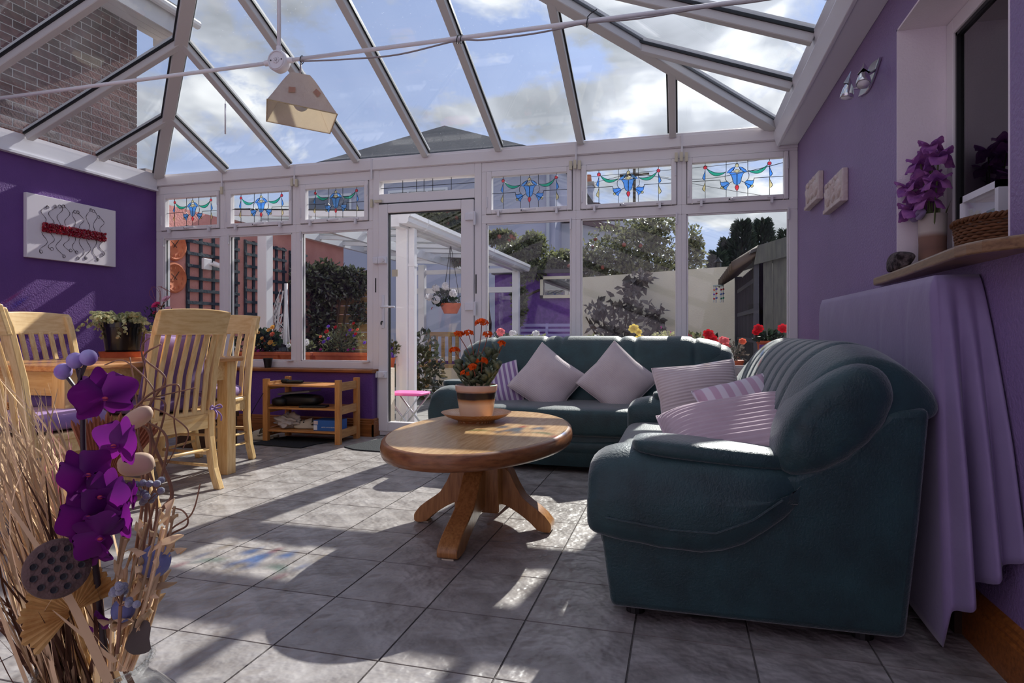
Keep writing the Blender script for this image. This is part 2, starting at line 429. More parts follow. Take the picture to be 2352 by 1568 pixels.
SG += [('sg_cream', circ((0, .239), .0125)), ('sg_cream', [(-.024, .193), (-.012, .206), (0, .211), (.012, .206), (.024, .193), (.010, .190), (0, .184), (-.010, .190)])]
lf = [(-.016, .230), (-.040, .221), (-.060, .204), (-.074, .186), (-.050, .186), (-.036, .197), (-.024, .212)]; SG += [('sg_blue', lf), ('sg_blue', mir(lf))]
tl = [(-.0012, .178), (-.014, .184), (-.034, .188), (-.056, .187), (-.042, .170), (-.034, .148), (-.028, .118), (-.020, .102), (-.0012, .092)]; SG += [('sg_blue', tl), ('sg_blue', mir(tl))]
SG += [('sg_red', [(0, .094), (.009, .088), (.014, .076), (.010, .062), (0, .046), (-.010, .062), (-.014, .076), (-.009, .088)])]
t1 = [(-.122, .134), (-.116, .120), (-.100, .118), (-.084, .122), (-.066, .120), (-.053, .108), (-.104, .080), (-.116, .100)]
t2 = [(-.053, .107), (-.060, .092), (-.072, .078), (-.076, .056), (-.088, .068), (-.103, .079)]
for t in (t1, t2): SG += [('sg_blue', t), ('sg_blue', mir(t))]
cc = circ((-.106, .079), .0105, 10); SG += [('sg_cream', cc), ('sg_cream', mir(cc))]
SGM = [MB().prism(p, 'y', -.004, .0).mesh('glass_piece', m) for m, p in SG]
ld = MB()
def wire(p, r=.0026, z=-.002): ld.tube([(x, z, y) for x, y in p], r, 4)
for m, p in SG: ld.tube([(x, -.002, y) for x, y in p], .0021, 4, closed=True)
for x in (-.229, .229): wire([(x, .252), (x, .272)]); wire([(x, .054), (x, 0)]); wire([(x, .14), (x, .130)])
for x in (-.077, .077): wire([(x, .197), (x, .272)]); wire([(x, .056), (x, 0)])
wire([(0, .252), (0, .272)]); wire([(0, .046), (0, 0)]); wire([(0, .092), (0, .178)])
wire([(-.325, .137), (-.119, .137)]); wire([(.325, .137), (.119, .137)])
for s in (-1, 1):
    wire([(s * .078, .19), (s * .086, .165), (s * .084, .14), (s * .07, .121)]); wire([(s * .055, .108), (s * .032, .12)]); wire([(s * .014, .228), (s * .028, .198)])
LDM = ld.mesh('leading', 'lead')
# handles and catches of the top lights (shared meshes)
hm = MB().box(-.045, .0, -.018, 0, -.008, .008).bar((-.02, -.022, 0), (.085, -.026, .004), .012, .012).sq((-.02, -.02, 0), (.012, .012, .011))
HANDLE = hm.mesh('handle', 'white_plastic', smooth=True, ang=40)
cm_ = MB().box(-.028, .028, -.012, 0, -.006, .01).box(-.009, .009, -.024, 0, -.045, .008)
CATCH = cm_.mesh('catch', 'white_plastic')
KNOBM = MB().sq((0, -.014, 0), (.009, .01, .006)).mesh('knob', 'black')
HINGE = MB().box(-.006, .006, -.014, 0, -.045, .045).mesh('hinge', 'white_plastic')
SENS1 = MB().box(-.011, .011, -.018, 0, -.034, .034).mesh('alarm_sensor', 'cream_plastic')
def frame(mb, x0, x1, z0, z1, gx0, gx1, gz0, gz1, y0, y1):
    mb.box(x0, gx0, y0, y1, z0, z1); mb.box(gx1, x1, y0, y1, z0, z1); mb.box(gx0, gx1, y0, y1, z0, gz0); mb.box(gx0, gx1, y0, y1, gz1, z1); return mb
GZ0, GZ1, SZ0, SZ1, TZ0, TZ1 = .635, 1.801, 1.874, 2.232, 1.913, 2.185
bays = [(-4.93, -4.144, -4.839, -4.192, -4.87, -4.192, -4.809, -4.217), (-4.144, -3.37, -4.096, -3.416, -4.115, -3.408, -4.061, -3.439),
        (-3.37, -2.60, -3.325, -2.65, -3.325, -2.64, -3.267, -2.68), (-1.60, -.807, -1.563, -.846, -1.56, -.835, -1.511, -.877),
        (-.807, .0115, -.768, -.024, -.768, -.024, -.722, -.067), (.0115, XR, .047, .771, .047, .771, .088, .735)]
wl = ['by the dining wall', 'next to the corner window', 'beside the door handle', 'on the hinge side of the door', 'in the middle behind the green sofa', 'in the corner of the purple wall']
for n, (x0, x1, a0, a1, s0, s1, t0, t1) in enumerate(bays):
    mb = MB()
    mb.box(x0, x1, 4.95, 5.03, .575, GZ0); mb.box(x0, x1, 4.95, 5.03, GZ1, SZ0); mb.box(x0, x1, 4.95, 5.03, SZ1, 2.31)
    mb.box(x0, a0, 4.95, 5.03, GZ0, GZ1); mb.box(a1, x1, 4.95, 5.03, GZ0, GZ1)
    mb.box(x0, s0, 4.95, 5.03, SZ0, SZ1); mb.box(s1, x1, 4.95, 5.03, SZ0, SZ1)
    # glazing beads
    for q in ((a0, a0 + .012, GZ0, GZ1), (a1 - .012, a1, GZ0, GZ1), (a0, a1, GZ0, GZ0 + .012), (a0, a1, GZ1 - .012, GZ1)):
        mb.box(q[0], q[1], 4.956, 4.975, q[2], q[3])
    wn = struct(mb.build('window_%d' % (n + 1), 'upvc', bevel=.003, bseg=1), 'white framed window with stained glass top light ' + wl[n])
    MB().box(a0 + .004, a1 - .004, 4.982, 4.988, GZ0, GZ1).build('pane', 'glass', wn)
    # dark rubber seal round the pane
    MB().box(a0, a0 + .006, 4.976, 4.994, GZ0, GZ1).box(a1 - .006, a1, 4.976, 4.994, GZ0, GZ1).box(a0, a1, 4.976, 4.994, GZ1 - .006, GZ1).build('seal', 'gasket', wn)
    sm = MB(); g = .004
    frame(sm, s0 + g, s1 - g, SZ0 + g, SZ1 - g, t0, t1, TZ0, TZ1, 4.934, 4.99)
    sash = sm.build('top_sash', 'upvc', wn, bevel=.004, bseg=1)
    MB().box(s0, s1, 4.96, 4.97, SZ0, SZ0 + g).box(s0, s1, 4.96, 4.97, SZ1 - g, SZ1).box(s0, s0 + g, 4.96, 4.97, SZ0, SZ1).box(s1 - g, s1, 4.96, 4.97, SZ0, SZ1).build('seal', 'gasket', wn)
    MB().box(t0, t1, 4.966, 4.972, TZ0, TZ1).build('pane', 'glass', sash)
    cx = (t0 + t1) / 2; kx = (t1 - t0) / .65
    for mesh in SGM: inst('glass_piece', mesh, sash, (cx, 4.9655, TZ0), scale=(kx, 1, 1))
    inst('leading', LDM, sash, (cx, 4.9655, TZ0), scale=(kx, 1, 1))
    h = inst('handle', HANDLE, sash, (cx - .02, 4.934, SZ0 + .018)); inst('knob', KNOBM, sash, (cx - .055, 4.934, SZ0 + .018))
    for dx in (-.26, .24): inst('catch', CATCH, sash, (cx + dx * kx, 4.934, SZ0 + .022))
    for dx in (s0 + .012, s1 - .012): inst('hinge', HINGE, wn, (dx, 4.94, (SZ1 - .09) if dx > cx else SZ0 + .1))
    inst('hinge', HINGE, wn, (a0 + .004 if n < 3 else a1 - .004, 4.95, GZ1 - .03))
    if n < 3 and n > 0:
        MB().box(a1 - .05, a1 + .02, 4.925, 4.95, GZ0 + .002, GZ0 + .014).build('stay', 'white_plastic', wn)
# alarm contacts on the frames
sens = [(-4.15, 2.225, 'on the mullion of the corner window'), (-3.395, 2.255, 'left of the twin pair over the shoe rack'), (-3.35, 2.245, 'right of the twin pair over the shoe rack'), (-2.60, 2.02, 'standing beside the door head'),
        (-.845, 2.23, 'first of three over the middle of the green sofa'), (-.81, 2.235, 'second of three over the middle of the green sofa'), (-.775, 2.228, 'third of three over the middle of the green sofa'), (-.03, 2.235, 'first of three by the corner top light'), (.008, 2.237, 'second of three by the corner top light'), (.045, 2.232, 'third of three by the corner top light')]
for x, z, t in sens:
    tag(inst('alarm_sensor', SENS1, None, (x, 4.932, z)), 'cream plastic alarm contact ' + t, 'sensor', 'alarm contacts on the window frames')
tag(inst('alarm_sensor', SENS1, None, (-2.535, 4.93, 2.035), (0, PI / 2, 0)), 'cream plastic alarm contact lying flat on the door head', 'sensor', 'alarm contacts on the window frames')
# ---- door
dm = MB()
dm.box(-2.60, -2.54, 4.945, 5.04, 0, 2.31); dm.box(-1.662, -1.60, 4.945, 5.04, 0, 2.31); dm.box(-2.54, -1.662, 4.945, 5.04, 2.215, 2.31); dm.box(-2.54, -1.662, 4.945, 5.04, 2.02, 2.10)
dm.box(-2.54, -1.662, 4.945, 5.04, 0, .035)
door = struct(dm.build('door_1', 'upvc', bevel=.003, bseg=1), 'white half-open-looking glazed garden door with leaded fanlight')
door['label'] = 'white glazed garden door with a leaded strip light above'
lf_ = MB(); frame(lf_, -2.536, -1.664, .04, 2.008, -2.448, -1.775, .12, 1.93, 4.925, 4.99)
leaf = lf_.build('leaf', 'upvc', door, bevel=.006)
MB().box(-2.538, -1.662, 4.94, 4.96, 2.006, 2.021).build('draught_seal', 'gasket', door)
MB().box(-2.448, -1.775, 4.955, 4.961, .12, 1.93).build('pane', 'glass', leaf)
MB().box(-2.45, -2.440, 4.945, 4.972, .12, 1.93).box(-2.45, -1.775, 4.945, 4.972, 1.922, 1.93).build('seal', 'gasket', leaf)
MB().box(-2.54, -1.662, 4.982, 4.988, 2.10, 2.215).build('fanlight_pane', 'glass', door)
fm = MB()
for x in (-2.33, -2.20, -2.13, -2.05, -1.88): fm.tube([(x, 4.978, 2.10), (x, 4.978, 2.215)], .0028, 4)
fm.tube([(-2.54, 4.978, 2.157), (-1.662, 4.978, 2.157)], .0028, 4)
fm.build('leading', 'lead', door)
MB().box(-2.502, -2.478, 4.915, 4.926, .93, 1.22).build('handle_plate', 'white_gloss', leaf, bevel=.005)
MB().tube(spl([(-2.49, 4.92, 1.115), (-2.49, 4.885, 1.115), (-2.475, 4.872, 1.115), (-2.43, 4.868, 1.115), (-2.36, 4.872, 1.113)]), .009, 8).build('lever', 'white_gloss', leaf, smooth=True)
MB().box(-2.494, -2.486, 4.895, 4.92, .985, .995).sq((-2.49, 4.888, .975), (.004, .012, .018)).build('key', 'black', leaf)
for z in (1.52, .53):
    k = MB().box(-2.585, -2.535, 4.905, 4.945, z - .028, z + .028).box(-2.53, -2.45, 4.895, 4.926, z - .03, z + .03).build('security_lock', 'white_gloss', leaf, bevel=.008)
    MB().lathe([(.016, 0), (.016, .012)], 16, (-2.478, 4.895, z), rot('X', 90)).build('lock_knob', 'white_plastic', k)
for z in (1.86, 1.11, .30):
    MB().box(-1.735, -1.645, 4.902, 4.928, z - .03, z + .03).tube([(-1.648, 4.905, z - .075), (-1.648, 4.905, z + .04)], .013, 8).build('hinge', 'white_gloss', door, bevel=.004)
MB().box(-2.575, -2.566, 4.941, 4.946, 1.245, 1.37).box(-1.652, -1.643, 4.941, 4.946, 1.22, 1.38).build('slot', 'black', door)
MB().box(-2.42, -2.365, 4.951, 4.954, 1.38, 1.44).build('sticker', 'cream_plastic', leaf)
# ---- glazed roof
EZ, EY, ELX, ERX = 2.42, 4.93, -4.88, .665
RX, RY, RZ = -2.16, 2.56, 3.49
kf = (RZ - EZ) / (EY - RY); kl = (RZ - EZ) / (RX - ELX); kr = (RZ - EZ) / (ERX - RX)
roof = struct(thing('ceiling', None, None), 'glazed hipped conservatory roof with white glazing bars')
del_keys = [k for k in ('category',) if k in roof.keys()]
def zf(y): return EZ + kf * (EY - y)
def yl(x): return EY - (x - ELX) * kl / kf      # left hip in plan
def yr(x): return EY - (ERX - x) * kr / kf
def rafter(p, q, nrm, wd=.052, ht=.05, name='rafter'):
    o = MB().bar(p, q, wd, ht, nrm, -.018).build(name, 'upvc_roof', roof, bevel=.004, bseg=1)
    MB().bar(p, q, wd + .024, .016, nrm, .012).build('gasket', 'gasket', o)
    MB().bar(p, q, wd + .012, .02, nrm, .034).build('cap', 'upvc_roof', o)
NF, NL, NR = V((0, kf, 1)).normalized(), V((-kl, 0, 1)).normalized(), V((kr, 0, 1)).normalized()
fx = [-4.12, -3.439, -2.747, -2.094, -1.446, -.765, -.057]
def ftop(x): return (max(yl(x), RY) if x < RX else max(yr(x), RY))
for x in fx:
    y = ftop(x); rafter((x, EY, EZ), (x, y, zf(y)), NF)
lyy = [4.30, 3.68, 3.05, 2.42, 1.79, 1.16, .53, -.1, -.73]
ryy = [4.14, 3.50, 2.86, 2.22, 1.58, .94, .3, -.34, -.98]
def lx(y): return min(RX, ELX + (EY - y) * kf / kl)
def rx(y): return max(RX, ERX - (EY - y) * kf / kr)
for y in lyy: rafter((ELX, y, EZ), (lx(y), y, EZ + kl * (lx(y) - ELX)), NL)
for y in ryy: rafter((ERX, y, EZ), (rx(y), y, EZ + kr * (ERX - rx(y))), NR)
rafter((ELX, EY, EZ), (RX, RY, RZ), (NF + NL).normalized(), .085, .06, 'hip_rafter')
rafter((ERX, EY, EZ), (RX, RY, RZ), (NF + NR).normalized(), .085, .06, 'hip_rafter')
rafter((RX, RY, RZ), (RX, YB, RZ), (0, 0, 1), .12, .09, 'ridge_beam')
def pane(poly, n): MB().plate([V(p) + n * .012 for p in poly], n, .006).build('roof_pane', 'roof_glass', roof)
xs = [ELX] + fx + [ERX]
for a, b in zip(xs[:-1], xs[1:]):
    top = [(b, ftop(b))]
    if a < RX < b: top.append((RX, RY))
    top.append((a, ftop(a)))
    pl = [(a, EY), (b, EY)] + top
    pl2 = []
    for p in pl:
        if not pl2 or (abs(p[0] - pl2[-1][0]) + abs(p[1] - pl2[-1][1])) > 1e-4: pl2.append(p)
    if abs(pl2[0][0] - pl2[-1][0]) + abs(pl2[0][1] - pl2[-1][1]) < 1e-4: pl2.pop()
    pane([(x, y, zf(y)) for x, y in pl2], NF)
for ys, ex, fnx, k, n, sg in ((lyy, ELX, lx, kl, NL, 1), (ryy, ERX, rx, kr, NR, -1)):
    yy = [EY] + ys + [YB]
    for a, b in zip(yy[:-1], yy[1:]):
        pts = [(ex, a), (ex, b), (fnx(b), b)]
        if b < RY < a: pts.append((RX, RY))
        if abs(fnx(a) - ex) > 1e-3: pts.append((fnx(a), a))
        pane([(x, y, EZ + k * abs(x - ex)) for x, y in pts], n)
# ---- house window in the purple wall: lilac reveal, frame, dark room behind
rvl = MB()
rvl.box(XR - .001, 1.02, 2.782, 2.79, 1.10, 2.10); rvl.box(XR - .001, 1.02, 1.91, 1.918, 1.10, 2.10); rvl.box(XR - .001, 1.02, 1.91, 2.79, 2.092, 2.10)
struct(rvl.build('trim_12', 'lilac_wall'), 'pale lilac plastered window reveal')
wn = MB(); wn.box(1.0, 1.05, 2.725, 2.782, 1.13, 2.092); wn.box(1.0, 1.05, 1.918, 1.975, 1.13, 2.092); wn.box(1.0, 1.05, 1.975, 2.725, 2.035, 2.092); wn.box(1.0, 1.05, 1.975, 2.725, 1.13, 1.17)
w7 = struct(wn.build('window_7', 'upvc', bevel=.004), 'house window with dark reflecting glass in the purple wall')
MB().box(1.022, 1.028, 1.975, 2.725, 1.17, 2.035).build('pane', 'dark_glass', w7)
MB().box(1.01, 1.03, 2.712, 2.726, 1.17, 2.035).box(1.01, 1.03, 1.975, 2.726, 2.022, 2.036).build('seal', 'gasket', w7)
mat('dim_room', srgb(120, 110, 130), .8)
struct(MB().box(1.06, 2.2, 1.5, 1.52, .4, 2.6).box(1.06, 2.2, 3.2, 3.22, .4, 2.6).box(2.2, 2.22, 1.5, 3.22, .4, 2.6).box(1.06, 2.2, 1.5, 3.2, 2.58, 2.6).box(1.06, 2.2, 1.5, 3.2, .4, .42).build('wall_inner', 'dim_room'), 'dim room behind the dark window glass')
sp = [(1.03, 2.99), (.80, 2.99), (.79, 2.8), (.775, 2.6), (.757, 2.4), (.737, 2.2), (.72, 2.02), (.712, 1.93), (.717, 1.87), (.730, 1.815), (.760, 1.765), (.790, 1.72), (.82, 1.65), (.832, 1.55), (.832, 1.91), (1.03, 1.91)]
sp = [(a, b) for a, b in sp]
struct(MB().prism(sp[1:13] + [(.834, 1.60), (.834, 1.915), (1.0, 1.915), (1.0, 2.785), (.834, 2.785), (.834, 2.99)], 'z', 1.098, 1.132).build('trim_13', 'shelf_wood', bevel=.01, bseg=3), 'varnished wooden window shelf with a curved front edge')
# ================================================================ SOFAS
def ring_interp(pts, n):
    """closed Catmull-Rom loop resampled to n points"""
    m = len(pts); out = []
    P = [V((*p, 0)) for p in pts]
    per = n // m + 1
    for i in range(m):
        a, b, c, d = P[i - 1], P[i], P[(i + 1) % m], P[(i + 2) % m]
        for k in range(per):
            t = k / per
            q = .5 * ((2 * b) + (c - a) * t + (2 * a - 5 * b + 4 * c - d) * t * t + (3 * b - a - 3 * c + d) * t ** 3)
            out.append((q.x, q.y))
    return out
def lerp_tab(t, x):
    for (a, b), (c, d) in zip(t[:-1], t[1:]):
        if x <= c: return b + (d - b) * max(0, (x - a)) / (c - a)
    return t[-1][1]
def make_sofa(name, label, L, loc, rz, seams, group):
    T = thing(name, label, 'sofa', loc, rz, group)
    H = L / 2
    # base: side panels, front apron, back board
    side = [(.07, .045), (.04, .27), (.05, .44), (.60, .49), (.72, .55), (.84, .68), (.945, .69), (.92, .38), (.885, .045)]
    for s in (-1, 1):
        MB().prism(side, 'x', s * (H - .215), s * (H - .025)).build('side_panel', 'suede', T, bevel=.022, world=False, bseg=3, smooth=True, ang=50)
    def apron(u, v):
        z = .045 + .20 * v; x = -(H - .2) + 2 * (H - .2) * u
        return (x, .055 - .018 * math.sin(PI * v) - .012 * math.sin(PI * u), z)
    b = MB().grid(apron, 24, 6); b.box(-(H - .2), H - .2, .10, .84, .05, .26)
    b.build('front_apron', 'suede', T, smooth=True, world=False, ang=50)
    def band(u, v):
        x = -(H - .21) + 2 * (H - .21) * u; an = 2 * PI * v
        zc = .215 - .05 * math.sin(PI * u)
        return (x, .045 + .028 * math.cos(an), zc + .045 * math.sin(an))
    MB().grid(band, 24, 10, cv=True, capu=True).build('front_roll', 'suede', T, smooth=True, world=False)
    MB().sq((0, .315, .325), (H - .20, .315, .095), .32, .18, nu=64, nv=20).build('seat', 'suede', T, smooth=True, world=False)
    MB().prism([(.72, .05), (.70, .62), (.84, .68), (.94, .68), (.915, .38), (.88, .05)], 'x', -(H - .21), H - .21).build('back_board', 'suede', T, bevel=.02, world=False)
    # rolled backrest
    prof = ring_interp([(.50, .38), (.54, .52), (.585, .66), (.64, .775), (.71, .845), (.785, .87), (.87, .85), (.94, .79), (.975, .725), (.955, .685), (.88, .68), (.79, .60), (.72, .40)], 52)
    nP = len(prof)
    def backf(u, v):
        x = (-1 + 2 * u) * (H - .02); k = int(round(v * nP)) % nP
        y, z = prof[k]
        e = max(0, (abs(x) - (H - .38)) / .38)
        z = .40 + (z - .40) * (1 - .16 * e ** 2.2)
        y = y + .01 * e * e
        d = min(abs(x - q) for q in seams) if seams else 1
        g = math.exp(-(d / .018) ** 2)
        cy, cz = .74, .62
        puff = 1 - .055 * g
        if z > .45: y = cy + (y - cy) * puff; z = cz + (z - cz) * (puff if z > cz else 1)
        edge = max(0, (abs(x) - (H - .09)) / .066)
        s = math.sqrt(max(.06, 1 - min(edge, .97) ** 2))
        y = cy + (y - cy) * s; z = (cz + .02) + (z - cz - .02) * s
        return (x, y, z)
    MB().grid(backf, 150, nP, cv=True, capu=True).build('backrest', 'suede', T, smooth=True, world=False)
    # padded arms draping over the side panels
    zlow = [(0, .275), (.10, .262), (.25, .245), (.38, .245), (.48, .29), (.58, .37), (.66, .45), (.70, .49)]
    ztop = [(0, .50), (.04, .52), (.10, .535), (.3, .535), (.5, .525), (.62, .51), (.70, .505)]
    for s in (-1, 1):
        xc = H - .125
        ys = [-.004, .0, .008, .02, .04, .07, .11, .16, .22, .28, .34, .4, .46, .52, .57, .61, .65, .69]
        sc_ = [.55, .80, .90, .955, .985, 1.0] + [1] * 9 + [1, .99, .97]
        def arm(u, v):
            i = int(round(u * (len(ys) - 1))); y = ys[i]; zl = lerp_tab(zlow, y); zt = lerp_tab(ztop, y)
            path = [(-.135, max(.30, zl + .06)), (-.142, .44), (-.125, .495), (-.07, zt - .004), (0, zt + .004), (.065, zt - .008), (.115, zt - .045), (.135, zt - .11), (.142, (zl + zt) / 2 - .01), (.140, zl + .05), (.128, zl + .012), (.105, zl), (.05, zl + .005), (-.04, zl + .015), (-.10, zl + .03)]
            q = ring_interp(path, 45); k = int(round(v * len(q))) % len(q)
            x, z = q[k]
            if x > 0 and y > .53: x = x + (min(x, .080) - x) * min(1, (y - .53) / .13)
            wob = .004 * math.sin(y * 55 + 2) * max(0, min(1, (zl + .12 - z) / .12))
            cz = (zl + zt) / 2; x = x * sc_[i]; z = cz + (z - cz) * sc_[i]
            return (s * (xc + x + wob), y, z)
        a = MB().grid(arm, len(ys) - 1, 45, cv=True, capu=True).build('armrest', 'suede', T, smooth=True, world=False)
        # stitched seam following the scallop
        pts = []
        for i in range(40):
            y = .06 + .50 * i / 39; pts.append((s * (H + .0185), y, lerp_tab(zlow, y) + .07))
        MB().tube(pts, .003, 5).build('seam', 'suede', a, world=False)
        MB().sq((s * (H - .125), .375, .530), (.105, .245, .030), .55, .55, rot('X', -4), nu=40, nv=14).build('arm_pad', 'suede', T, smooth=True, world=False)
        Mx = Matrix.Rotation(math.radians(48), 3, 'X')
        e = MB()
        def ear(u, v):
            a2 = 2 * PI * u; b2 = -PI / 2 + PI * (v * .88 + .06); f = lambda q, ee: math.copysign(abs(q) ** ee, q)
            p = V((.150 * f(math.sin(b2), .5), .205 * f(math.cos(b2), .5) * f(math.cos(a2), 1.0), .108 * f(math.cos(b2), .5) * f(math.sin(a2), 1.0)))
            p.z *= 1 + .12 * p.y / .19
            return V((s * (H - .14), .700, .640)) + Mx @ p + V((-s * .006 * math.exp(-((p.y + .03) / .012) ** 2), 0, 0)) + V((s * .003 * math.sin(p.y * 90), 0, 0))
        e.grid(ear, 48, 20, cu=True); e.f += [tuple(21 * i for i in range(48)), tuple(21 * i + 20 for i in range(47, -1, -1))]; e.build('wing', 'suede', T, smooth=True, world=False)
        sm = [V((s * (H - .14 + .140 * math.cos(t)), .700, .640)) + Mx @ V((0, -.03, .098 * math.sin(t))) for t in [PI * k / 20 for k in range(21)]]
        MB().tube(sm, .004, 5).build('seam', 'suede', T, world=False)
        for y in (.14, .80):
            MB().lathe([(.03, 0), (.026, .05)], 14, (s * (H - .13), y, 0)).build('foot', 'black', T, world=False)
    return T
make_sofa('sofa', 'dark green suede two-seater sofa against the purple wall, side towards us', 1.80, (-.28, 2.82, 0), -PI / 2, [-.72, -.60, -.47, -.33, -.18, 0, .18, .33, .47, .62], 'matching green sofas')
make_sofa('sofa', 'dark green suede three-seater sofa under the garden windows', 1.98, (-.64, 3.88, 0), 0, [-.74, -.33, -.22, .22, .33, .74], 'matching green sofas')
# ---- cushions
def cushion_mb(w, h, t, ribs=0, amp=.0035, diag=False, seedv=1, nu=None):
    """pillow in local x (width), z (height), thickness along y; ribs run along x"""
    nv = nu or (ribs * 4 if ribs else 36); nu_ = 34
    Rr = random.Random(seedv); ph = [Rr.uniform(0, 6) for _ in range(4)]
    mb = MB()
    for s in (-1, 1):
        def fn(u, v):
            a = u * 2 - 1; b = v * 2 - 1
            k = max(0, (1 - abs(a) ** 2.4)) ** .55 * max(0, (1 - abs(b) ** 2.4)) ** .55
            pin = 1 - .07 * (1 - abs(a)) * abs(b) ** 3
            pin2 = 1 - .07 * (1 - abs(b)) * abs(a) ** 3
            y = s * t / 2 * k
            y += s * .008 * k * (math.sin(3 * a + ph[0]) + math.sin(4 * b + ph[1]))
            if ribs: y += s * amp * abs(math.sin(PI * v * ribs)) * min(1, k * 4)
            return (a * w / 2 * pin2, y, b * h / 2 * pin)
        mb.grid(fn, nu_, nv)
    return mb
def cushion(label, m, w, h, t, loc, eul, ribs=0, amp=.0035, seedv=1, name='cushion', group=None, piping=True):
    T = thing(name, label, 'cushion', loc, 0, group)
    T.rotation_euler = eul
    cv = cushion_mb(w, h, t, ribs, amp, seedv=seedv).build('cover', m, T, smooth=True, world=False, normals=False)
    if piping:
        edge = []
        for k in range(4):
            for i in range(10):
                q = -1 + 2 * i / 10; a, b = [(q, -1), (1, q), (-q, 1), (-1, -q)][k]
                edge.append((a * w / 2 * (1 - .07 * (1 - abs(b)) * abs(a) ** 3), 0, b * h / 2 * (1 - .07 * (1 - abs(a)) * abs(b) ** 3)))
        MB().tube(edge, .004, 5, closed=True).build('piping', m, T, smooth=True, world=False)
    return T
mat('stripe_cloth', srgb(212, 200, 214), .8, .2, col2=srgb(150, 120, 164), ns=9, nd=0, wave='X', lo=.35, hi=.55, sheen=.2)
mat('stripe_cloth2', srgb(224, 212, 222), .8, .2, col2=srgb(202, 168, 188), ns=6, nd=0, wave='X', lo=.4, hi=.6, sheen=.2)
rad = math.radians
g1 = 'scatter cushions on the far sofa'; g2 = 'scatter cushions on the sofa by the purple wall'
cushion('pale pink corduroy cushion on its corner behind the flower pot side of the far sofa', 'cord_pink', .40, .40, .15, (-.905, 4.30, .555), Euler((rad(-22), rad(36), 0)), 34, .0022, 1, group=g1)
cushion('pale pink corduroy cushion on its corner in the middle of the far sofa', 'cord_pink', .40, .40, .15, (-.415, 4.30, .565), Euler((rad(-22), rad(40), rad(-4))), 36, .0022, 2, group=g1)
cushion('lilac and white striped cushion at the arm of the far sofa', 'stripe_cloth', .36, .34, .12, (-1.28, 4.30, .50), Euler((rad(-24), rad(-14), rad(10))), 0, 0, 3, group=g1)
cushion('pale pink ribbed cushion standing against the far arm of the near sofa', 'cord_pink', .38, .33, .14, (.085, 3.0, .60), Euler((rad(-25), rad(-7), rad(10))), 22, .005, 4, group=g2)
cushion('small pastel striped cushion between two ribbed cushions', 'stripe_cloth2', .30, .28, .10, (.235, 2.60, .60), Euler((rad(-48), rad(-14), rad(16))), 0, 0, 5, group=g2)
cushion('mauve ribbed cushion lying on the near arm of the sofa', 'cord_mauve', .52, .38, .17, (.20, 2.23, .555), Euler((rad(-66), rad(-10), rad(6))), 15, .007, 6, group=g2)
# ================================================================ COFFEE TABLE
cx0, cy0 = -.885, 2.76
T = thing('coffee_table', 'oval oak pedestal coffee table in front of the sofas', 'table', (cx0, cy0, 0))
ea, eb = .405, .66
def ell(a, b, n=72): return [(a * math.cos(2 * PI * k / n), b * math.sin(2 * PI * k / n)) for k in range(n)]
top = MB(); n = 72
prof = [(.94, .385), (1.0 - .015, .39), (1.0, .405), (1.0, .425), (.99, .442), (.97, .450), (.945, .453)]
vs_ = []
for k_, z in prof:
    d = (1 - k_) * .4
    vs_ += [(x, y, z) for x, y in ell(ea - d, eb - d, n)]
fs = [(i * n + k, i * n + (k + 1) % n, (i + 1) * n + (k + 1) % n, (i + 1) * n + k) for i in range(len(prof) - 1) for k in range(n)]
fs.append(tuple(range(n - 1, -1, -1)))
top.add(vs_, fs)
rim = top.build('rim', 'oak_rim', T, smooth=True, world=False, ang=60)
bx = [-.38, -.255, -.15, -.02, .11, .235, .38]
for a, b in zip(bx[:-1], bx[1:]):   # glued boards of the top
    d = .0222
    pl = []
    m = 16
    A, B = ea - d, eb - d
    f = lambda x: B * math.sqrt(max(0, 1 - (x / A) ** 2))
    for i in range(m + 1): x = a + (b - a) * i / m; pl.append((x, -f(x)))
    for i in range(m, -1, -1): x = a + (b - a) * i / m; pl.append((x, f(x)))
    if abs(f(a)) < 1e-6: pl = pl[1:]
    q = []
    for p in pl:
        if not q or (abs(p[0] - q[-1][0]) + abs(p[1] - q[-1][1])) > 1e-5: q.append(p)
    MB().prism(q, 'z', .44, .4532 + R.uniform(0, .0002)).build('plank', 'oak', T, world=False)
MB().box(-.105, .105, -.105, .105, .09, .39).build('column', 'oak_v', T, bevel=.008, world=False)
def foot(dx, dy, ln):
    k = (ln - .10) / .38
    pr = [(0, .285, .12), (.04, .285, .115), (.075, .265, .105), (.12, .205, .09), (.17, .155, .07), (.23, .125, .042), (.28, .105, .012), (.33, .080, .005), (.36, .058, .005), (.375, .045, .010), (.38, .035, .018)]
    b = MB(); an = math.atan2(dy, dx); vs_ = []
    for r_, zt, zb in pr: vs_ += [(.09 + r_ * k, -.043, zb), (.09 + r_ * k, .043, zb), (.09 + r_ * k, .043, zt), (.09 + r_ * k, -.043, zt)]
    b.add(vs_, [(4 * i + q, 4 * i + (q + 1) % 4, 4 * i + 4 + (q + 1) % 4, 4 * i + 4 + q) for i in range(len(pr) - 1) for q in range(4)] + [(0, 1, 2, 3), tuple(4 * len(pr) - 1 - q for q in range(4))])
    b.xf(Matrix.Rotation(an, 4, 'Z')); o = b.build('foot', 'oak_v', T, bevel=.014, world=False, bseg=3, smooth=True, ang=50)
    MB().box(ln - .075, ln - .02, -.025, .025, 0, .006).xf(Matrix.Rotation(an, 4, 'Z')).build('felt_pad', 'cream_plastic', o, world=False)
foot(0, -1, .48); foot(0, 1, .48); foot(1, 0, .34); foot(-1, 0, .34)
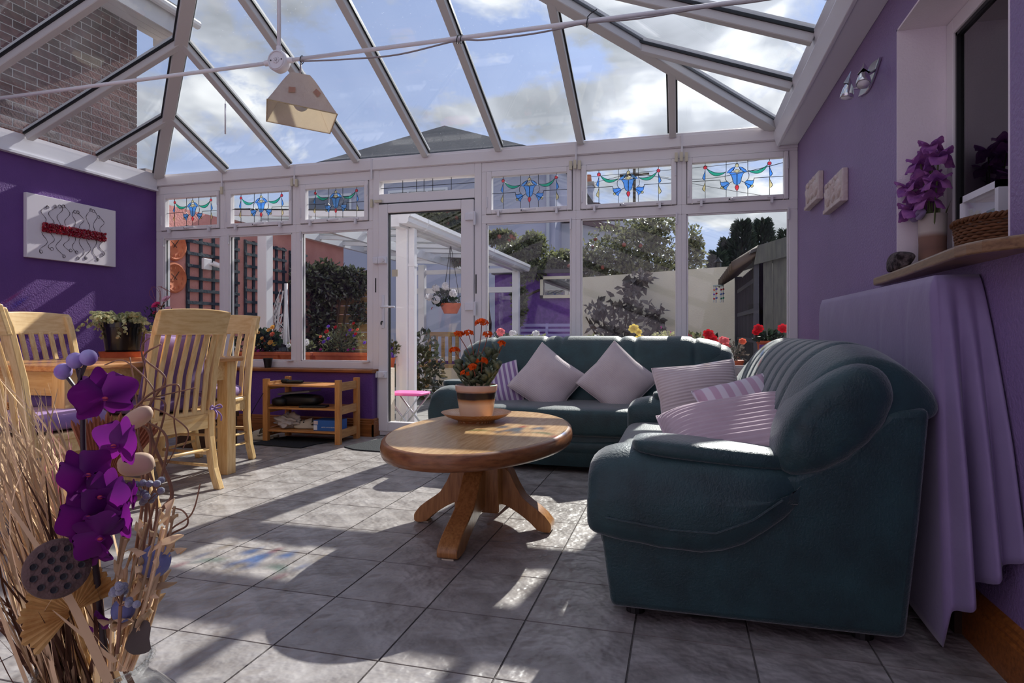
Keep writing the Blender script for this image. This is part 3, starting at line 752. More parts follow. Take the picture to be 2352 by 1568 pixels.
# ---- plate, pot and plant on the coffee table
px_, py_ = -.985, 2.96
mat('plate_glaze', srgb(178, 112, 60), .25, .5, col2=srgb(206, 160, 110), ns=30, wave='Y', nd=0)
mat('plate_under', srgb(150, 88, 48), .3, .5)
tag(MB().lathe([(.0, 0), (.092, 0), (.094, .008), (.11, .012), (.15, .028), (.172, .044), (.176, .047), (.170, .046), (.14, .034), (.10, .022), (0, .020)], 48, (px_, py_, .4535), cap=False).build('plate', 'plate_glaze', smooth=True, ang=50), 'brown glazed plate under the banded flower pot', 'plate')
def banded(name, bands, rough=.25):
    global nt
    m = bpy.data.materials.new(name); m.use_nodes = True; nt = m.node_tree; b = nt.nodes['Principled BSDF']; b.inputs['Roughness'].default_value = rough
    t = N('ShaderNodeTexCoord'); s = N('ShaderNodeSeparateXYZ'); LK(t, 'Object', s, 0)
    nz = N('ShaderNodeTexNoise', _Scale=18.0, _Detail=3.0); LK(t, 'Object', nz, 'Vector')
    ad = N('ShaderNodeMath', operation='MULTIPLY_ADD', _1=.008); LK(nz, 0, ad, 0); LK(s, 2, ad, 2)
    dv_ = N('ShaderNodeMath', operation='MULTIPLY', _1=1 / bands[-1][0]); LK(ad, 0, dv_, 0)
    r = N('ShaderNodeValToRGB'); LK(dv_, 0, r, 0)
    el = r.color_ramp.elements
    el[0].position = bands[0][0] / bands[-1][0]; el[0].color = (*bands[0][1], 1)
    el[1].position = 1; el[1].color = (*bands[-1][1], 1)
    for z, c in bands[1:-1]: q = el.new(z / bands[-1][0]); q.color = (*c, 1)
    LK(r, 0, b, 'Base Color'); MT[name] = m
banded('pot_glaze', [(0, srgb(234, 206, 180)), (.07, srgb(236, 206, 172)), (.092, srgb(186, 130, 80)), (.10, srgb(40, 22, 24)), (.128, srgb(34, 20, 26)), (.136, srgb(206, 164, 140)), (.165, srgb(222, 190, 172))])
pz = .4745
pt = thing('flower_pot', 'cream stoneware flower pot with a dark glazed band', 'pot', (px_, py_, pz))
MB().lathe([(.0, 0), (.078, 0), (.081, .006), (.096, .10), (.100, .132), (.104, .134), (.106, .160), (.100, .163), (.097, .150), (.094, .140), (0, .140)], 40, cap=False).build('body', 'pot_glaze', pt, smooth=True, world=False, ang=45)
mat('soil', srgb(48, 36, 28), .95, .1, bump=.5, bs=60)
MB().lathe([(0, .146), (.094, .144)], 24, cap=False).build('soil', 'soil', pt, world=False)
mat('succulent', srgb(122, 130, 100), .45, .4, col2=srgb(98, 108, 80), ns=12, trl=.12)
mat('flower_orange', srgb(236, 96, 26), .6, .2, rnd=.12, trl=.3)
mat('stem_red', srgb(150, 82, 66), .6)
kp = thing('kalanchoe', 'succulent plant with small orange flower clusters in the banded pot', 'plant', (px_, py_, pz + .14))
Rk = random.Random(11)
def thick_leaf(mb, p, d, L, W, up):
    d = V(d).normalized(); x = d.cross(V(up))
    x = x.normalized() if x.length > 1e-4 else d.orthogonal().normalized()
    nn = x.cross(d)
    prof = [(0, .10), (.25, .55), (.55, .98), (.8, .85), (1, .12)]
    vs_ = []
    for t, wv in prof:
        c = V(p) + d * (L * t) + nn * (L * .18 * t * t)
        th = W * .11 * wv
        vs_ += [c + x * (W / 2 * wv) + nn * (.18 * W * wv), c + nn * (-th), c - x * (W / 2 * wv) + nn * (.18 * W * wv), c + nn * th]
    fs = []
    for i in range(len(prof) - 1):
        for k in range(4): fs.append((i * 4 + k, i * 4 + (k + 1) % 4, (i + 1) * 4 + (k + 1) % 4, (i + 1) * 4 + k))
    fs += [(0, 1, 2, 3), (16, 19, 18, 17)]
    mb.add(vs_, fs)
for k, (ax, ay, h, spread) in enumerate([(-.085, -.02, .10, .05), (-.04, .02, .15, .05), (.0, -.03, .12, .045), (.06, .0, .16, .06), (.10, .03, .18, .055), (.12, -.02, .10, .05), (-.11, .03, .07, .045), (.03, .06, .13, .05), (.09, -.05, .06, .045), (-.02, -.06, .05, .045)]):
    st = MB().tube(spl([(ax * .4, ay * .4, 0), (ax * .8, ay * .8, h * .6), (ax, ay, h)], 3), .005, 5).build('stem', 'succulent', kp, world=False)
    for i in range(11):
        z = h * (.35 + .65 * i / 10); a = i * 2.4 + k
        up_ = .2 + .9 * i / 10
        b = MB(); thick_leaf(b, (ax * z / h, ay * z / h, z), (math.cos(a), math.sin(a), up_), .074 - .014 * i / 10, .044, (0, 0, 1))
        b.build('leaf', 'succulent', kp, smooth=True, world=False)
def kcluster(c, r, n, base):
    T_ = MB().tube(spl([base, ((base[0] + c[0]) / 2 + .005, (base[1] + c[1]) / 2, (base[2] + c[2]) / 2), c], 4), .0022, 5).build('flower_stem', 'stem_red', kp, world=False)
    for i in range(n):
        d = rv(Rk); d.z = abs(d.z); p = V(c) + V((d.x * r, d.y * r, d.z * r * .7))
        b = MB()
        for q in range(4):
            an = q * PI / 2 + Rk.uniform(0, 1); t = d.orthogonal().normalized(); u = d.cross(t)
            b.leaf(p, t * math.cos(an) + u * math.sin(an) + d * .35, d, .0145, .012, .1)
        b.tube([p - d * .012, p], .0025, 4)
        b.build('flower', 'flower_orange', kp, world=False, normals=False)
for c, r, n, b0 in [((.035, -.02, .325), .030, 26, (.0, 0, .14)), ((-.095, .0, .27), .022, 14, (-.02, 0, .14)), ((-.045, .01, .275), .022, 14, (-.01, 0, .14)), ((.06, 0, .27), .02, 12, (.02, 0, .16)), ((.125, .02, .225), .016, 9, (.1, .03, .16)), ((-.10, -.04, .19), .022, 14, (-.05, -.02, .08)), ((.055, -.08, .14), .024, 16, (.03, -.04, .06)), ((.012, -.09, .11), .022, 16, (.01, -.05, .05)), ((-.03, -.085, .08), .018, 8, (-.01, -.05, .04))]:
    kcluster(c, r, n, b0)
# ================================================================ DINING SET
TX0, TX1, TY0, TY1 = -3.49, -2.71, 2.20, 3.42
T = thing('dining_table', 'light birch dining table with square legs', 'table', ((TX0 + TX1) / 2, (TY0 + TY1) / 2, 0))
MB().box(TX0, TX1, TY0, TY1, .715, .745).build('top', 'table_top', T, bevel=.010, bseg=3)
LG = .078
MB().box(TX0 + .04, TX1 - .04, TY0 + .055, TY0 + .075, .60, .714).build('apron', 'birch_x', T); MB().box(TX0 + .04, TX1 - .04, TY1 - .075, TY1 - .055, .60, .714).build('apron', 'birch_x', T)
MB().box(TX0 + .055, TX0 + .075, TY0 + .04, TY1 - .04, .60, .714).build('apron', 'birch_x', T); MB().box(TX1 - .075, TX1 - .055, TY0 + .04, TY1 - .04, .60, .714).build('apron', 'birch_x', T)
for x in (TX0 + .035, TX1 - .035 - LG):
    for y in (TY0 + .035, TY1 - .035 - LG):
        MB().box(x, x + LG, y, y + LG, 0, .7145).build('leg', 'birch', T, bevel=.004)
def make_chair(label, loc, rz):
    """seat centre at origin, faces local +y"""
    T = thing('dining_chair', label, 'chair', loc, rz, 'birch dining chairs')
    mb = MB().prism([(-.21, -.20), (.21, -.20), (.225, .20), (.20, .225), (-.20, .225), (-.225, .20)], 'z', .425, .455)
    mb.build('seat', 'birch_x', T, bevel=.01, world=False, bseg=3)
    MB().box(-.19, .19, .175, .195, .365, .426).build('seat_rail', 'birch_x', T, world=False)
    for s in (-1, 1): MB().box(s * .195 - .01, s * .195 + .01, -.17, .17, .365, .426).build('seat_rail', 'birch_x', T, world=False)
    MB().box(-.175, .175, -.205, -.18, .35, .43).build('seat_rail', 'birch_x', T, world=False)
    for s in (-1, 1):
        pts = [(-.205 - .075, 0), (-.205 - .03, .12), (-.205, .30), (-.205, .46), (-.235, .70), (-.285, .915), (-.315, 1.0), (-.285, 1.0), (-.255, .92), (-.20, .70), (-.168, .46), (-.165, .30), (-.19, .12), (-.235, 0)]
        MB().prism(pts, 'x', s * .205 - .02, s * .205 + .02).build('back_post', 'birch', T, bevel=.006, world=False)
        MB().lathe([(.012, 0), (.016, .05), (.020, .07), (.018, .08), (.023, .10), (.017, .115), (.021, .125), (.019, .15), (.025, .24), (.024, .28), (.018, .30), (.025, .315), (.018, .33), (.026, .36), (.026, .425)], 16, (s * .19, .18, 0)).build('front_leg', 'birch', T, smooth=True, world=False, ang=40)
        MB().tube([(s * .19, .18, .20), (s * .198, -.20, .20)], [.009, .009], 8).build('stretcher', 'birch', T, smooth=True, world=False)
        MB().tube([(s * .19, .18, .13), (s * .198, -.215, .13)], [.009, .009], 8).build('stretcher', 'birch', T, smooth=True, world=False)
    MB().tube([(-.19, .18, .24), (.19, .18, .24)], .009, 8).build('stretcher', 'birch_x', T, smooth=True, world=False)
    MB().tube([(-.2, -.2, .23), (.2, -.2, .23)], .009, 8).build('stretcher', 'birch_x', T, smooth=True, world=False)
    def crest(u, v):
        x = -.228 + .456 * u; c = -.028 * (1 - (2 * u - 1) ** 2)
        k = v * 4; i = int(k + 1e-6) % 4
        zz_ = [(.885, -.262), (1.012, -.302), (1.012, -.328), (.885, -.288)][i]
        return (x, zz_[1] + c, zz_[0] + .012 * (1 - (2 * u - 1) ** 2) * (1 if i in (1, 2) else 0))
    MB().grid(crest, 12, 4, cv=True, capu=True).build('crest_rail', 'birch_x', T, bevel=.006, world=False)
    for i in range(6):
        x = -.150 + .06 * i; c = -.026 * (1 - (x / .228) ** 2)
        pts = [(-.190, .43), (-.213, .70 - .02), (-.262 + c, .895), (-.276 + c, .895), (-.227, .70 - .02), (-.204, .43)]
        pts = [(-.186, .425), (-.205 + c * .5, .66), (-.266 + c, .90), (-.279 + c, .90), (-.219 + c * .5, .66), (-.199, .425)]
        MB().prism(pts, 'x', x - .0145, x + .0145).build('slat', 'birch', T, bevel=.003, world=False)
    return T
def seat_pad(label, loc, rz, upright=False):
    T = thing('chair_cushion', label, 'cushion', loc, rz, 'purple chair cushions')
    MB().sq((0, .01, .045), (.205, .20, .045), .55, .35, nu=40, nv=14).build('cover', 'chair_cloth', T, smooth=True, world=False)
    for x in (-.07, .07):
        for y in (-.07, .08): MB().sq((x, y, .086), (.010, .010, .005)).build('button', 'chair_cloth', T, world=False)
    return T
chairs = [('birch slat-back chair with its back to us, purple cushion behind the slats', (-2.83, 2.83, 0), PI / 2 - .10),
          ('birch slat-back chair by the purple wall on the far side of the table', (-3.53, 2.93, 0), -PI / 2),
          ('birch slat-back chair at the window end of the dining table', (-3.10, 3.50, 0), PI + .12),
          ('birch slat-back chair at the near end of the table, cut by the picture edge', (-2.83, 2.18, 0), -.03)]
for lb, lc, a in chairs: make_chair(lb, lc, a)
pads = [('purple cushion on the chair by the purple wall', (-3.53, 2.93, .456), -PI / 2), ('purple cushion on the chair at the window end of the table', (-3.10, 3.49, .456), PI + .12), ('purple cushion on the chair at the near end of the table', (-2.83, 2.185, .456), -.03), ('purple flat seat cushion on the chair with its back to us', (-2.84, 2.83, .456), PI / 2 - .10)]
for lb, lc, a in pads: seat_pad(lb, lc, a)
cushion('plain purple cushion propped behind the slats of the chair facing the table', 'chair_cloth', .40, .34, .085, (-2.668, 2.81, .72), Euler((rad(9), 0, rad(90 - 6))), 0, 0, 8)
cushion('folded lilac cushion lying on the chair by the purple wall', 'lilac_cloth', .36, .34, .09, (-3.53, 2.86, .585), Euler((rad(90), 0, rad(20))), 0, 0, 9, name='cushion')
# tie bow of the chair cushion
bw = MB()
for s in (-1, 1): bw.tube(spl([(-2.60, 3.02, .462), (-2.585, 3.02 + s * .03, .478), (-2.585, 3.02 + s * .045, .46), (-2.60, 3.02, .458)], 5), .005, 5)
bw.tube(spl([(-2.60, 3.02, .46), (-2.572, 3.045, .42), (-2.575, 3.05, .385)], 4), .005, 5); bw.tube(spl([(-2.60, 3.02, .46), (-2.568, 3.01, .425), (-2.57, 3.0, .40)], 4), .005, 5)
tag(bw.build('cushion_tie', 'chair_cloth', smooth=True), 'purple ribbon bow tied round the back post of a chair', 'ribbon')
# ---- things on the dining table
mat('terracotta', srgb(176, 84, 52), .7, .3, col2=srgb(192, 100, 64), ns=12)
mat('variegated', srgb(150, 160, 112), .5, .3, rnd=.3, island=True, col2=srgb(214, 206, 160), ns=60, trl=.25)
tx, ty = -3.30, 3.06
tag(MB().lathe([(0, 0), (.115, 0), (.125, .035), (.128, .036), (.122, .034), (.112, .006), (0, .006)], 32, (tx, ty, .7452), cap=False).build('plant_saucer', 'terracotta', smooth=True, ang=40), 'terracotta saucer under the black plant pot', 'saucer')
bp = thing('plant_pot', 'glossy black plastic plant pot on the dining table', 'pot', (tx, ty, .752))
MB().lathe([(0, 0), (.086, 0), (.108, .175), (.114, .176), (.116, .205), (.110, .206), (.107, .19), (0, .185)], 36, cap=False).build('body', 'black_gloss', bp, smooth=True, world=False, ang=40)
MB().lathe([(0, .188), (.106, .186)], 24, cap=False).build('soil', 'soil', bp, world=False)
cp = thing('creeping_plant', 'variegated creeping plant spilling over the black pot', 'plant', (tx, ty, .94))
Rc = random.Random(5); fo = MB(); stm = MB()
for k in range(46):
    a = Rc.uniform(0, 2 * PI); r_ = Rc.uniform(.06, .19); h0 = Rc.uniform(.01, .06); dr = Rc.uniform(-.10, .03) if r_ > .1 else Rc.uniform(0, .05)
    if math.cos(a) < -.3 and Rc.random() < .4: r_ *= 1.25
    pts = spl([(0, 0, 0), (math.cos(a) * r_ * .55, math.sin(a) * r_ * .55, h0 + .015), (math.cos(a) * r_, math.sin(a) * r_, h0 + dr)], 8)
    stm.tube(pts, .0012, 3)
    for p in pts[3:]:
        for q in range(2):
            d = V((Rc.uniform(-1, 1), Rc.uniform(-1, 1), Rc.uniform(-.1, .8))); s_ = Rc.uniform(.014, .024)
            c = p + d * .008; n_ = d.normalized(); t_ = n_.orthogonal().normalized(); u_ = n_.cross(t_)
            fo.add([c] + [c + (t_ * math.cos(i * PI / 3) + u_ * math.sin(i * PI / 3)) * s_ * .55 + n_ * .002 for i in range(6)], [(0, 1 + i, 1 + (i + 1) % 6) for i in range(6)])
tag(fo.build('foliage', 'variegated', cp, world=False, normals=False), kind='stuff'); stm.build('stems', 'stem_red', cp, world=False)
mat('twine', srgb(206, 186, 150), .85, .2, col2=srgb(176, 152, 116), ns=60, wave='Z', nd=2, dist=2, bump=.4, bs=80)
tw = MB(); nn = 26
tw.lathe([(.045 - .02 * (k / nn) + .0035 * (k % 2), .16 * k / nn) for k in range(nn + 1)], 24, (-3.30, 3.25, .7452))
tag(tw.build('twine_cone', 'twine', smooth=True), 'cone wound with pale twine beside the black plant pot', 'ornament')
mat('vase_blue', srgb(72, 82, 110), .3)
pv = thing('flower_vase', 'slim dark vase behind the black plant pot', 'vase', (-3.34, 3.34, .7452))
MB().lathe([(0, 0), (.04, 0), (.052, .06), (.036, .14), (.03, .20), (.036, .215), (.03, .21), (.026, .15), (0, .02)], 24, cap=False).build('body', 'vase_blue', pv, smooth=True, world=False)
mat('petal_pink', srgb(232, 52, 130), .6, trl=.3); mat('petal_pale', srgb(236, 190, 206), .6, trl=.3); mat('leaf_dark', srgb(44, 62, 44), .55, .3, rnd=.3, island=True, trl=.2); mat('petal_blue', srgb(110, 130, 210), .6, trl=.3)
fb = thing('bouquet', 'bouquet of pink and pale artificial flowers in the slim vase', 'flowers', (-3.34, 3.34, .95))
def rosette(mb, c, r, nrm=(0, -.6, .6), layers=4, k0=5, open_=.5, Rr=Rc):
    nrm = V(nrm).normalized(); t = nrm.orthogonal().normalized(); u = nrm.cross(t); c = V(c)
    for l in range(layers):
        n_ = k0 + l
        rr = r * (.35 + .65 * (l + 1) / layers)
        for i in range(n_):
            a = 2 * PI * i / n_ + l * .6; d = t * math.cos(a) + u * math.sin(a)
            tilt = (1 - (l + 1) / layers) * 1.2 + .15
            e_ = (d + nrm * tilt).normalized(); w_ = rr * .85; sd = nrm.cross(d).normalized()
            b0 = c - nrm * r * .2
            mb.add([b0, b0 + e_ * rr * .6 + sd * w_ * .5, b0 + e_ * rr + sd * w_ * .3, b0 + e_ * rr * 1.05, b0 + e_ * rr - sd * w_ * .3, b0 + e_ * rr * .6 - sd * w_ * .5], [(0, 1, 2), (0, 2, 3), (0, 3, 4), (0, 4, 5)])
for m_, c, r_ in [('petal_pink', (.01, 0, .13), .030), ('petal_pale', (.06, .03, .17), .030), ('petal_pale', (.10, .0, .10), .026), ('petal_blue', (.06, -.02, .03), .022), ('petal_blue', (.03, 0, .0), .02), ('petal_pink', (-.02, .02, .08), .014)]:
    st = MB().tube(spl([(0, 0, -.1), (c[0] * .5, c[1] * .5, c[2] * .4), c], 4), .002, 4).build('stem', 'leaf_dark', fb, world=False)
    b = MB(); rosette(b, c, r_); b.build('flower', m_, fb, world=False, normals=False)
lb_ = MB()
for k in range(120):
    p = V((Rc.uniform(-.04, .10), Rc.uniform(-.05, .05), Rc.uniform(-.05, .12))); lb_.leaf(p, rv(Rc), (0, 0, 1), .035, .014)
tag(lb_.build('foliage', 'leaf_dark', fb, world=False, normals=False), kind='stuff')
tg = MB()
for k in range(9):
    a = Rc.uniform(-.5, 1.2); tg.tube(spl([(0, 0, 0), (.03 + .03 * a, .0, .12), (.02 + .09 * a, Rc.uniform(-.03, .03), .20), (.01 + .05 * a + Rc.uniform(-.03, .03), 0, .25)], 5), .0012, 3)
tg.build('twigs', 'stem_red', fb, world=False)
# ---- shoe rack
T = thing('shoe_rack', 'three-tier slatted pine shoe rack under the window', 'rack', (-2.965, 4.58, 0), rad(2))
W2, Y2 = .325, .155
for x in (-1, 1):
    for y in (-1, 1):
        MB().box(x * W2 - .022, x * W2 + .022, y * Y2 - .02, y * Y2 + .02, 0, .515).build('post', 'pine_v', T, bevel=.002, world=False)
    for z in (.47, .28, .09):
        MB().box(x * (W2 + .0) - .011, x * W2 + .011, -Y2 + .02, Y2 - .02, z - .045, z + .02).build('side_rail', 'pine_y', T, world=False)
for z in (.455, .27, .085):
    for k in range(4):
        y = -.128 + .0855 * k; MB().box(-W2 + .012, W2 - .012, y - .035, y + .035, z, z + .014).build('slat', 'pine', T, world=False)
def rk(x, y, z): return (-2.965 + x, 4.58 + y, z)
ph = thing('cordless_phone', 'black cordless handset lying on the top shelf of the rack', 'phone', rk(-.16, -.03, .47), .2)
MB().sq((0, 0, .014), (.085, .026, .014), .5, .4).build('body', 'black_gloss', ph, smooth=True, world=False)
MB().sq((-.07, 0, .02), (.03, .03, .018), .6, .6).build('earpiece', 'black', ph, smooth=True, world=False)
tag(MB().sq((0, 0, 0), (.19, .09, .045), .6, .6).xf(Matrix.Translation(rk(-.10, .0, .333))).build('black_bag', 'black', smooth=True), 'soft black bag on the middle shelf of the rack', 'bag')
tag(MB().sq((0, 0, 0), (.07, .07, .035), .7, .8).xf(Matrix.Translation(rk(-.25, -.07, .322))).build('glasses_case', 'black', smooth=True), 'rounded black case at the end of the middle shelf', 'case')
mat('laptop_grey', srgb(120, 120, 126), .35, metal=.5)
tag(MB().obox((0, 0, 0), (.15, .09, .008), rot('Y', -6)).xf(Matrix.Translation(rk(-.12, .0, .396))).build('laptop', 'laptop_grey', bevel=.003), 'closed grey laptop on top of the black bag', 'laptop')
tag(MB().obox((0, 0, 0), (.11, .05, .007), rot('Z', 14)).xf(Matrix.Translation(rk(.07, -.08, .293))).build('notebook', 'black', bevel=.002), 'black notebook lying at the front of the middle shelf', 'notebook')
mat('white_cloth', srgb(190, 182, 178), .9, .1, bump=.3, bs=20)
def lump(name, label, cat, m, c, h, seed, amp=.25, fr=3):
    Rl = random.Random(seed); ph_ = [(rv(Rl), Rl.uniform(0, 6), Rl.uniform(fr, fr * 3)) for _ in range(7)]
    b = MB().sq((0, 0, 0), (1, 1, 1), 1, 1, nu=48, nv=28)
    o = []
    for p in b.v:
        q = V(p); d = 1 + amp * sum(math.sin(q.dot(a) * f + s) for a, s, f in ph_) / 7 * 1.8
        o.append((q.x * h[0] * d + c[0], q.y * h[1] * d + c[1], max(q.z * h[2] * d, -h[2]) + c[2]))
    b.v = o
    return tag(b.build(name, m, smooth=True), label, cat)
lump('cloth_bundle', 'crumpled white cloth bundle on the bottom shelf of the rack', 'cloth', 'white_cloth', rk(-.19, -.05, .155), (.11, .075, .055), 4, .35, 5)
mat('clog', srgb(196, 188, 172), .6)
def clog(label, loc, rz, m='clog', tilt=0):
    T = thing('clog', label, 'shoe', loc, rz, 'pale plastic clogs')
    MB().sq((0, 0, .016), (.045, .13, .016), .5, .8, nu=32).build('sole', m, T, smooth=True, world=False)
    def up(u, v):
        a = PI * u; y = -.02 + .13 * v; w_ = .043 * math.sqrt(max(.02, 1 - (max(0, v - .35) / .66) ** 2)); hh = .07 * (1 - .55 * v)
        return (w_ * math.cos(a), y, .02 + hh * math.sin(a))
    MB().grid(up, 14, 10).build('upper', m, T, smooth=True, world=False)
    for r_, n_ in ((.5, 4), (.75, 3)):
        for i in range(n_):
            u = .25 + .5 * i / (n_ - 1); p = up(u, r_); MB().sq(p, (.007, .007, .006), Mx=None, nu=10, nv=6).build('vent_hole', 'black', T, world=False)
    MB().tube(spl([(.042, -.01, .045), (.044, -.08, .06), (0, -.125, .065), (-.044, -.08, .06), (-.042, -.01, .045)], 5), .006, 6).build('strap', m, T, smooth=True, world=False)
    return T
clog('pale plastic clog on the bottom shelf of the rack', rk(.0, -.03, .10), rad(110))
clog('pale plastic clog on the floor beside the rack post', (-3.40, 4.47, 0.001), rad(100))
clog('second pale plastic clog leaning behind the first beside the rack', (-3.42, 4.60, 0.001), rad(80))
mat('blue_box', srgb(42, 100, 176), .5); mat('print_white', srgb(226, 230, 236), .5)
bxo = thing('pump_box', 'blue cardboard foot pump box on the bottom shelf', 'box', rk(.20, -.04, .0995), rad(3))
MB().box(-.115, .10, -.075, .085, 0, .085).build('carton', 'blue_box', bxo, bevel=.002, world=False)
MB().box(-.112, -.08, -.0765, -.0745, .006, .045).build('barcode', 'print_white', bxo, world=False)
MB().box(-.112, -.075, -.0765, -.0745, .05, .08).build('picture', 'cord_pink', bxo, world=False)
def text(body, size, loc, rotv, m, parent, name='lettering', ext=.0004, align='CENTER'):
    cu = bpy.data.curves.new(name, 'FONT'); cu.body = body; cu.size = size; cu.align_x = align; cu.align_y = 'CENTER'; cu.extrude = ext; cu.resolution_u = 2
    o = bpy.data.objects.new(name, cu); C.objects.link(o); o.location = loc; o.rotation_euler = rotv; o.parent = parent
    cu.materials.append(MT[m])
    dg = bpy.context.evaluated_depsgraph_get(); dg.update()
    me = bpy.data.meshes.new_from_object(o.evaluated_get(dg)); bpy.data.objects.remove(o)
    o = bpy.data.objects.new(name, me); C.objects.link(o); o.location = loc; o.rotation_euler = rotv; o.parent = parent
    return o
text('FINGER FOOT PUMP', .014, (.02, -.0765, .03), (PI / 2, PI, 0), 'print_white', bxo)
tag(MB().lathe([(0, 0), (.022, 0), (.022, .10), (.012, .112), (.012, .12)], 16, rk(-.275, .06, .0995)).build('bottle', 'white_plastic', smooth=True, ang=40), 'small white bottle at the end of the bottom shelf', 'bottle')
cb = MB().tube(spl([rk(-.30, -.16, .46), rk(-.36, -.2, .35), rk(-.43, -.22, .2), rk(-.5, -.1, .06), rk(-.6, -.02, .01)], 6), .003, 5)
tag(cb.build('power_cable', 'black', smooth=True), 'thin black cable hanging down beside the rack', 'cable')
mat('rubber_mat', srgb(52, 54, 58), .85, .2, col2=srgb(40, 42, 46), ns=60, wave='DIAGONAL', nd=0, bump=.4, bs=120)
tag(MB().prism([(-3.34, 4.26), (-2.83, 4.21), (-2.80, 4.40), (-2.70, 4.62), (-3.25, 4.64)], 'z', .001, .010).build('door_mat', 'rubber_mat', bevel=.003), 'dark ribbed mat on the floor in front of the rack', 'mat')
tag(MB().prism([(-2.53, 4.34), (-2.40, 4.26), (-2.34, 4.25), (-1.75, 4.21), (-1.72, 4.70), (-2.43, 4.74)], 'z', .001, .009).build('door_mat', 'rubber_mat', bevel=.003), 'dark doormat in front of the glazed door, half hidden by the coffee table', 'mat')
tag(MB().lathe([(0, 0), (.028, 0), (.040, .075), (.043, .076), (.043, .085), (.037, .085), (.030, .01), (0, .008)], 24, (-3.62, 4.885, .576), cap=False).build('small_pot', 'black', smooth=True, ang=40), 'small empty black pot on the window sill', 'pot')
# ---- canvas on the dining wall
T = thing('canvas_painting', 'white canvas with a red beaded band and black squiggles', 'painting', (XL, 4.075, 1.48))
mat('canvas', srgb(226, 218, 224), .8, .2); mat('ruby', srgb(140, 10, 36), .15, .6, rnd=.4, island=True); mat('ink', srgb(46, 20, 34), .5)
MB().box(XL, XL + .035, 3.68, 4.47, 1.482, 1.985).build('stretched_canvas', 'canvas', T, bevel=.003)
bb = MB(); Rb = random.Random(9)
for k in range(900):
    y = Rb.uniform(3.80, 4.355); z = 1.735 - .01 * (y - 3.8) + Rb.uniform(-.034, .034); s_ = Rb.uniform(.005, .009)
    d = rv(Rb); bb.obox((XL + .040 + Rb.uniform(0, .012), y, z), (s_, s_ * .6, s_ * .8), Matrix.Rotation(Rb.uniform(0, 6), 3, d))
tag(bb.build('bead_band', 'ruby', T), kind='stuff')
for k in range(9):
    y = 3.815 + .064 * k
    for sg in (1, -1):
        z0 = 1.735 + sg * .04; ln = Rb.uniform(.13, .19); pts = []
        a1, a2 = Rb.uniform(.010, .02), Rb.uniform(0, 6)
        for i in range(24):
            t = i / 23; pts.append((XL + .0365, y + a1 * math.sin(a2 + t * 7) * (1 + t), z0 + sg * ln * t))
        e_ = pts[-1]
        for i in range(1, 12): pts.append((XL + .0365, e_[1] + .013 * math.sin(i * .6), e_[2] - sg * .013 * (1 - math.cos(i * .6))))
        MB().tube(pts, [.0008 + .0012 * abs(math.sin(i * .35 + k)) for i in range(len(pts))], 4).build('squiggle', 'ink', T)
# ---- low rattan shelf and box behind the dining chairs
T = thing('rattan_shelf', 'low rattan shelf by the purple wall, glimpsed between the chair slats', 'shelf', (-4.68, 3.60, 0))
for x in (-4.88, -4.48):
    for y in (3.22, 3.98): MB().tube([(x, y, 0), (x, y, .62)], .014, 8).build('post', 'sill_wood', T, smooth=True)
for z in (.14, .36, .57):
    b = MB()
    for k in range(5): b.tube([(-4.48, 3.2, z + .012 * k), (-4.48, 4.0, z + .012 * k)], .007, 5); b.tube([(-4.88, 3.2, z + .012 * k), (-4.48, 3.2, z + .012 * k)], .007, 5)
    b.box(-4.89, -4.48, 3.21, 3.99, z - .004, z + .012); b.build('deck', 'sill_wood', T)
for k, (y, h, m_, lb) in enumerate([(3.34, .13, 'white_plastic', 'white bottle on the rattan shelf nearest us'), (3.52, .10, 'vase_blue', 'dark blue jar on the rattan shelf'), (3.74, .14, 'cream_plastic', 'cream bottle on the rattan shelf nearest the window')]):
    tag(MB().lathe([(0, 0), (.04, 0), (.042, h * .6), (.02, h * .85), (.02, h), (0, h)], 16, (-4.62, y, .374), cap=False).build('bottle', m_, smooth=True), lb, 'bottle', 'bottles on the rattan shelf')
mat('brown_card', srgb(74, 54, 44), .8, .2)
T = thing('storage_box', 'dark brown storage box on the floor behind the dining chairs', 'box', (-3.62, 4.12, 0))
MB().box(-3.80, -3.44, 4.0, 4.26, 0, .22).build('body', 'brown_card', T, bevel=.006); MB().box(-3.81, -3.43, 3.99, 4.27, .222, .262).build('lid', 'brown_card', T, bevel=.006)
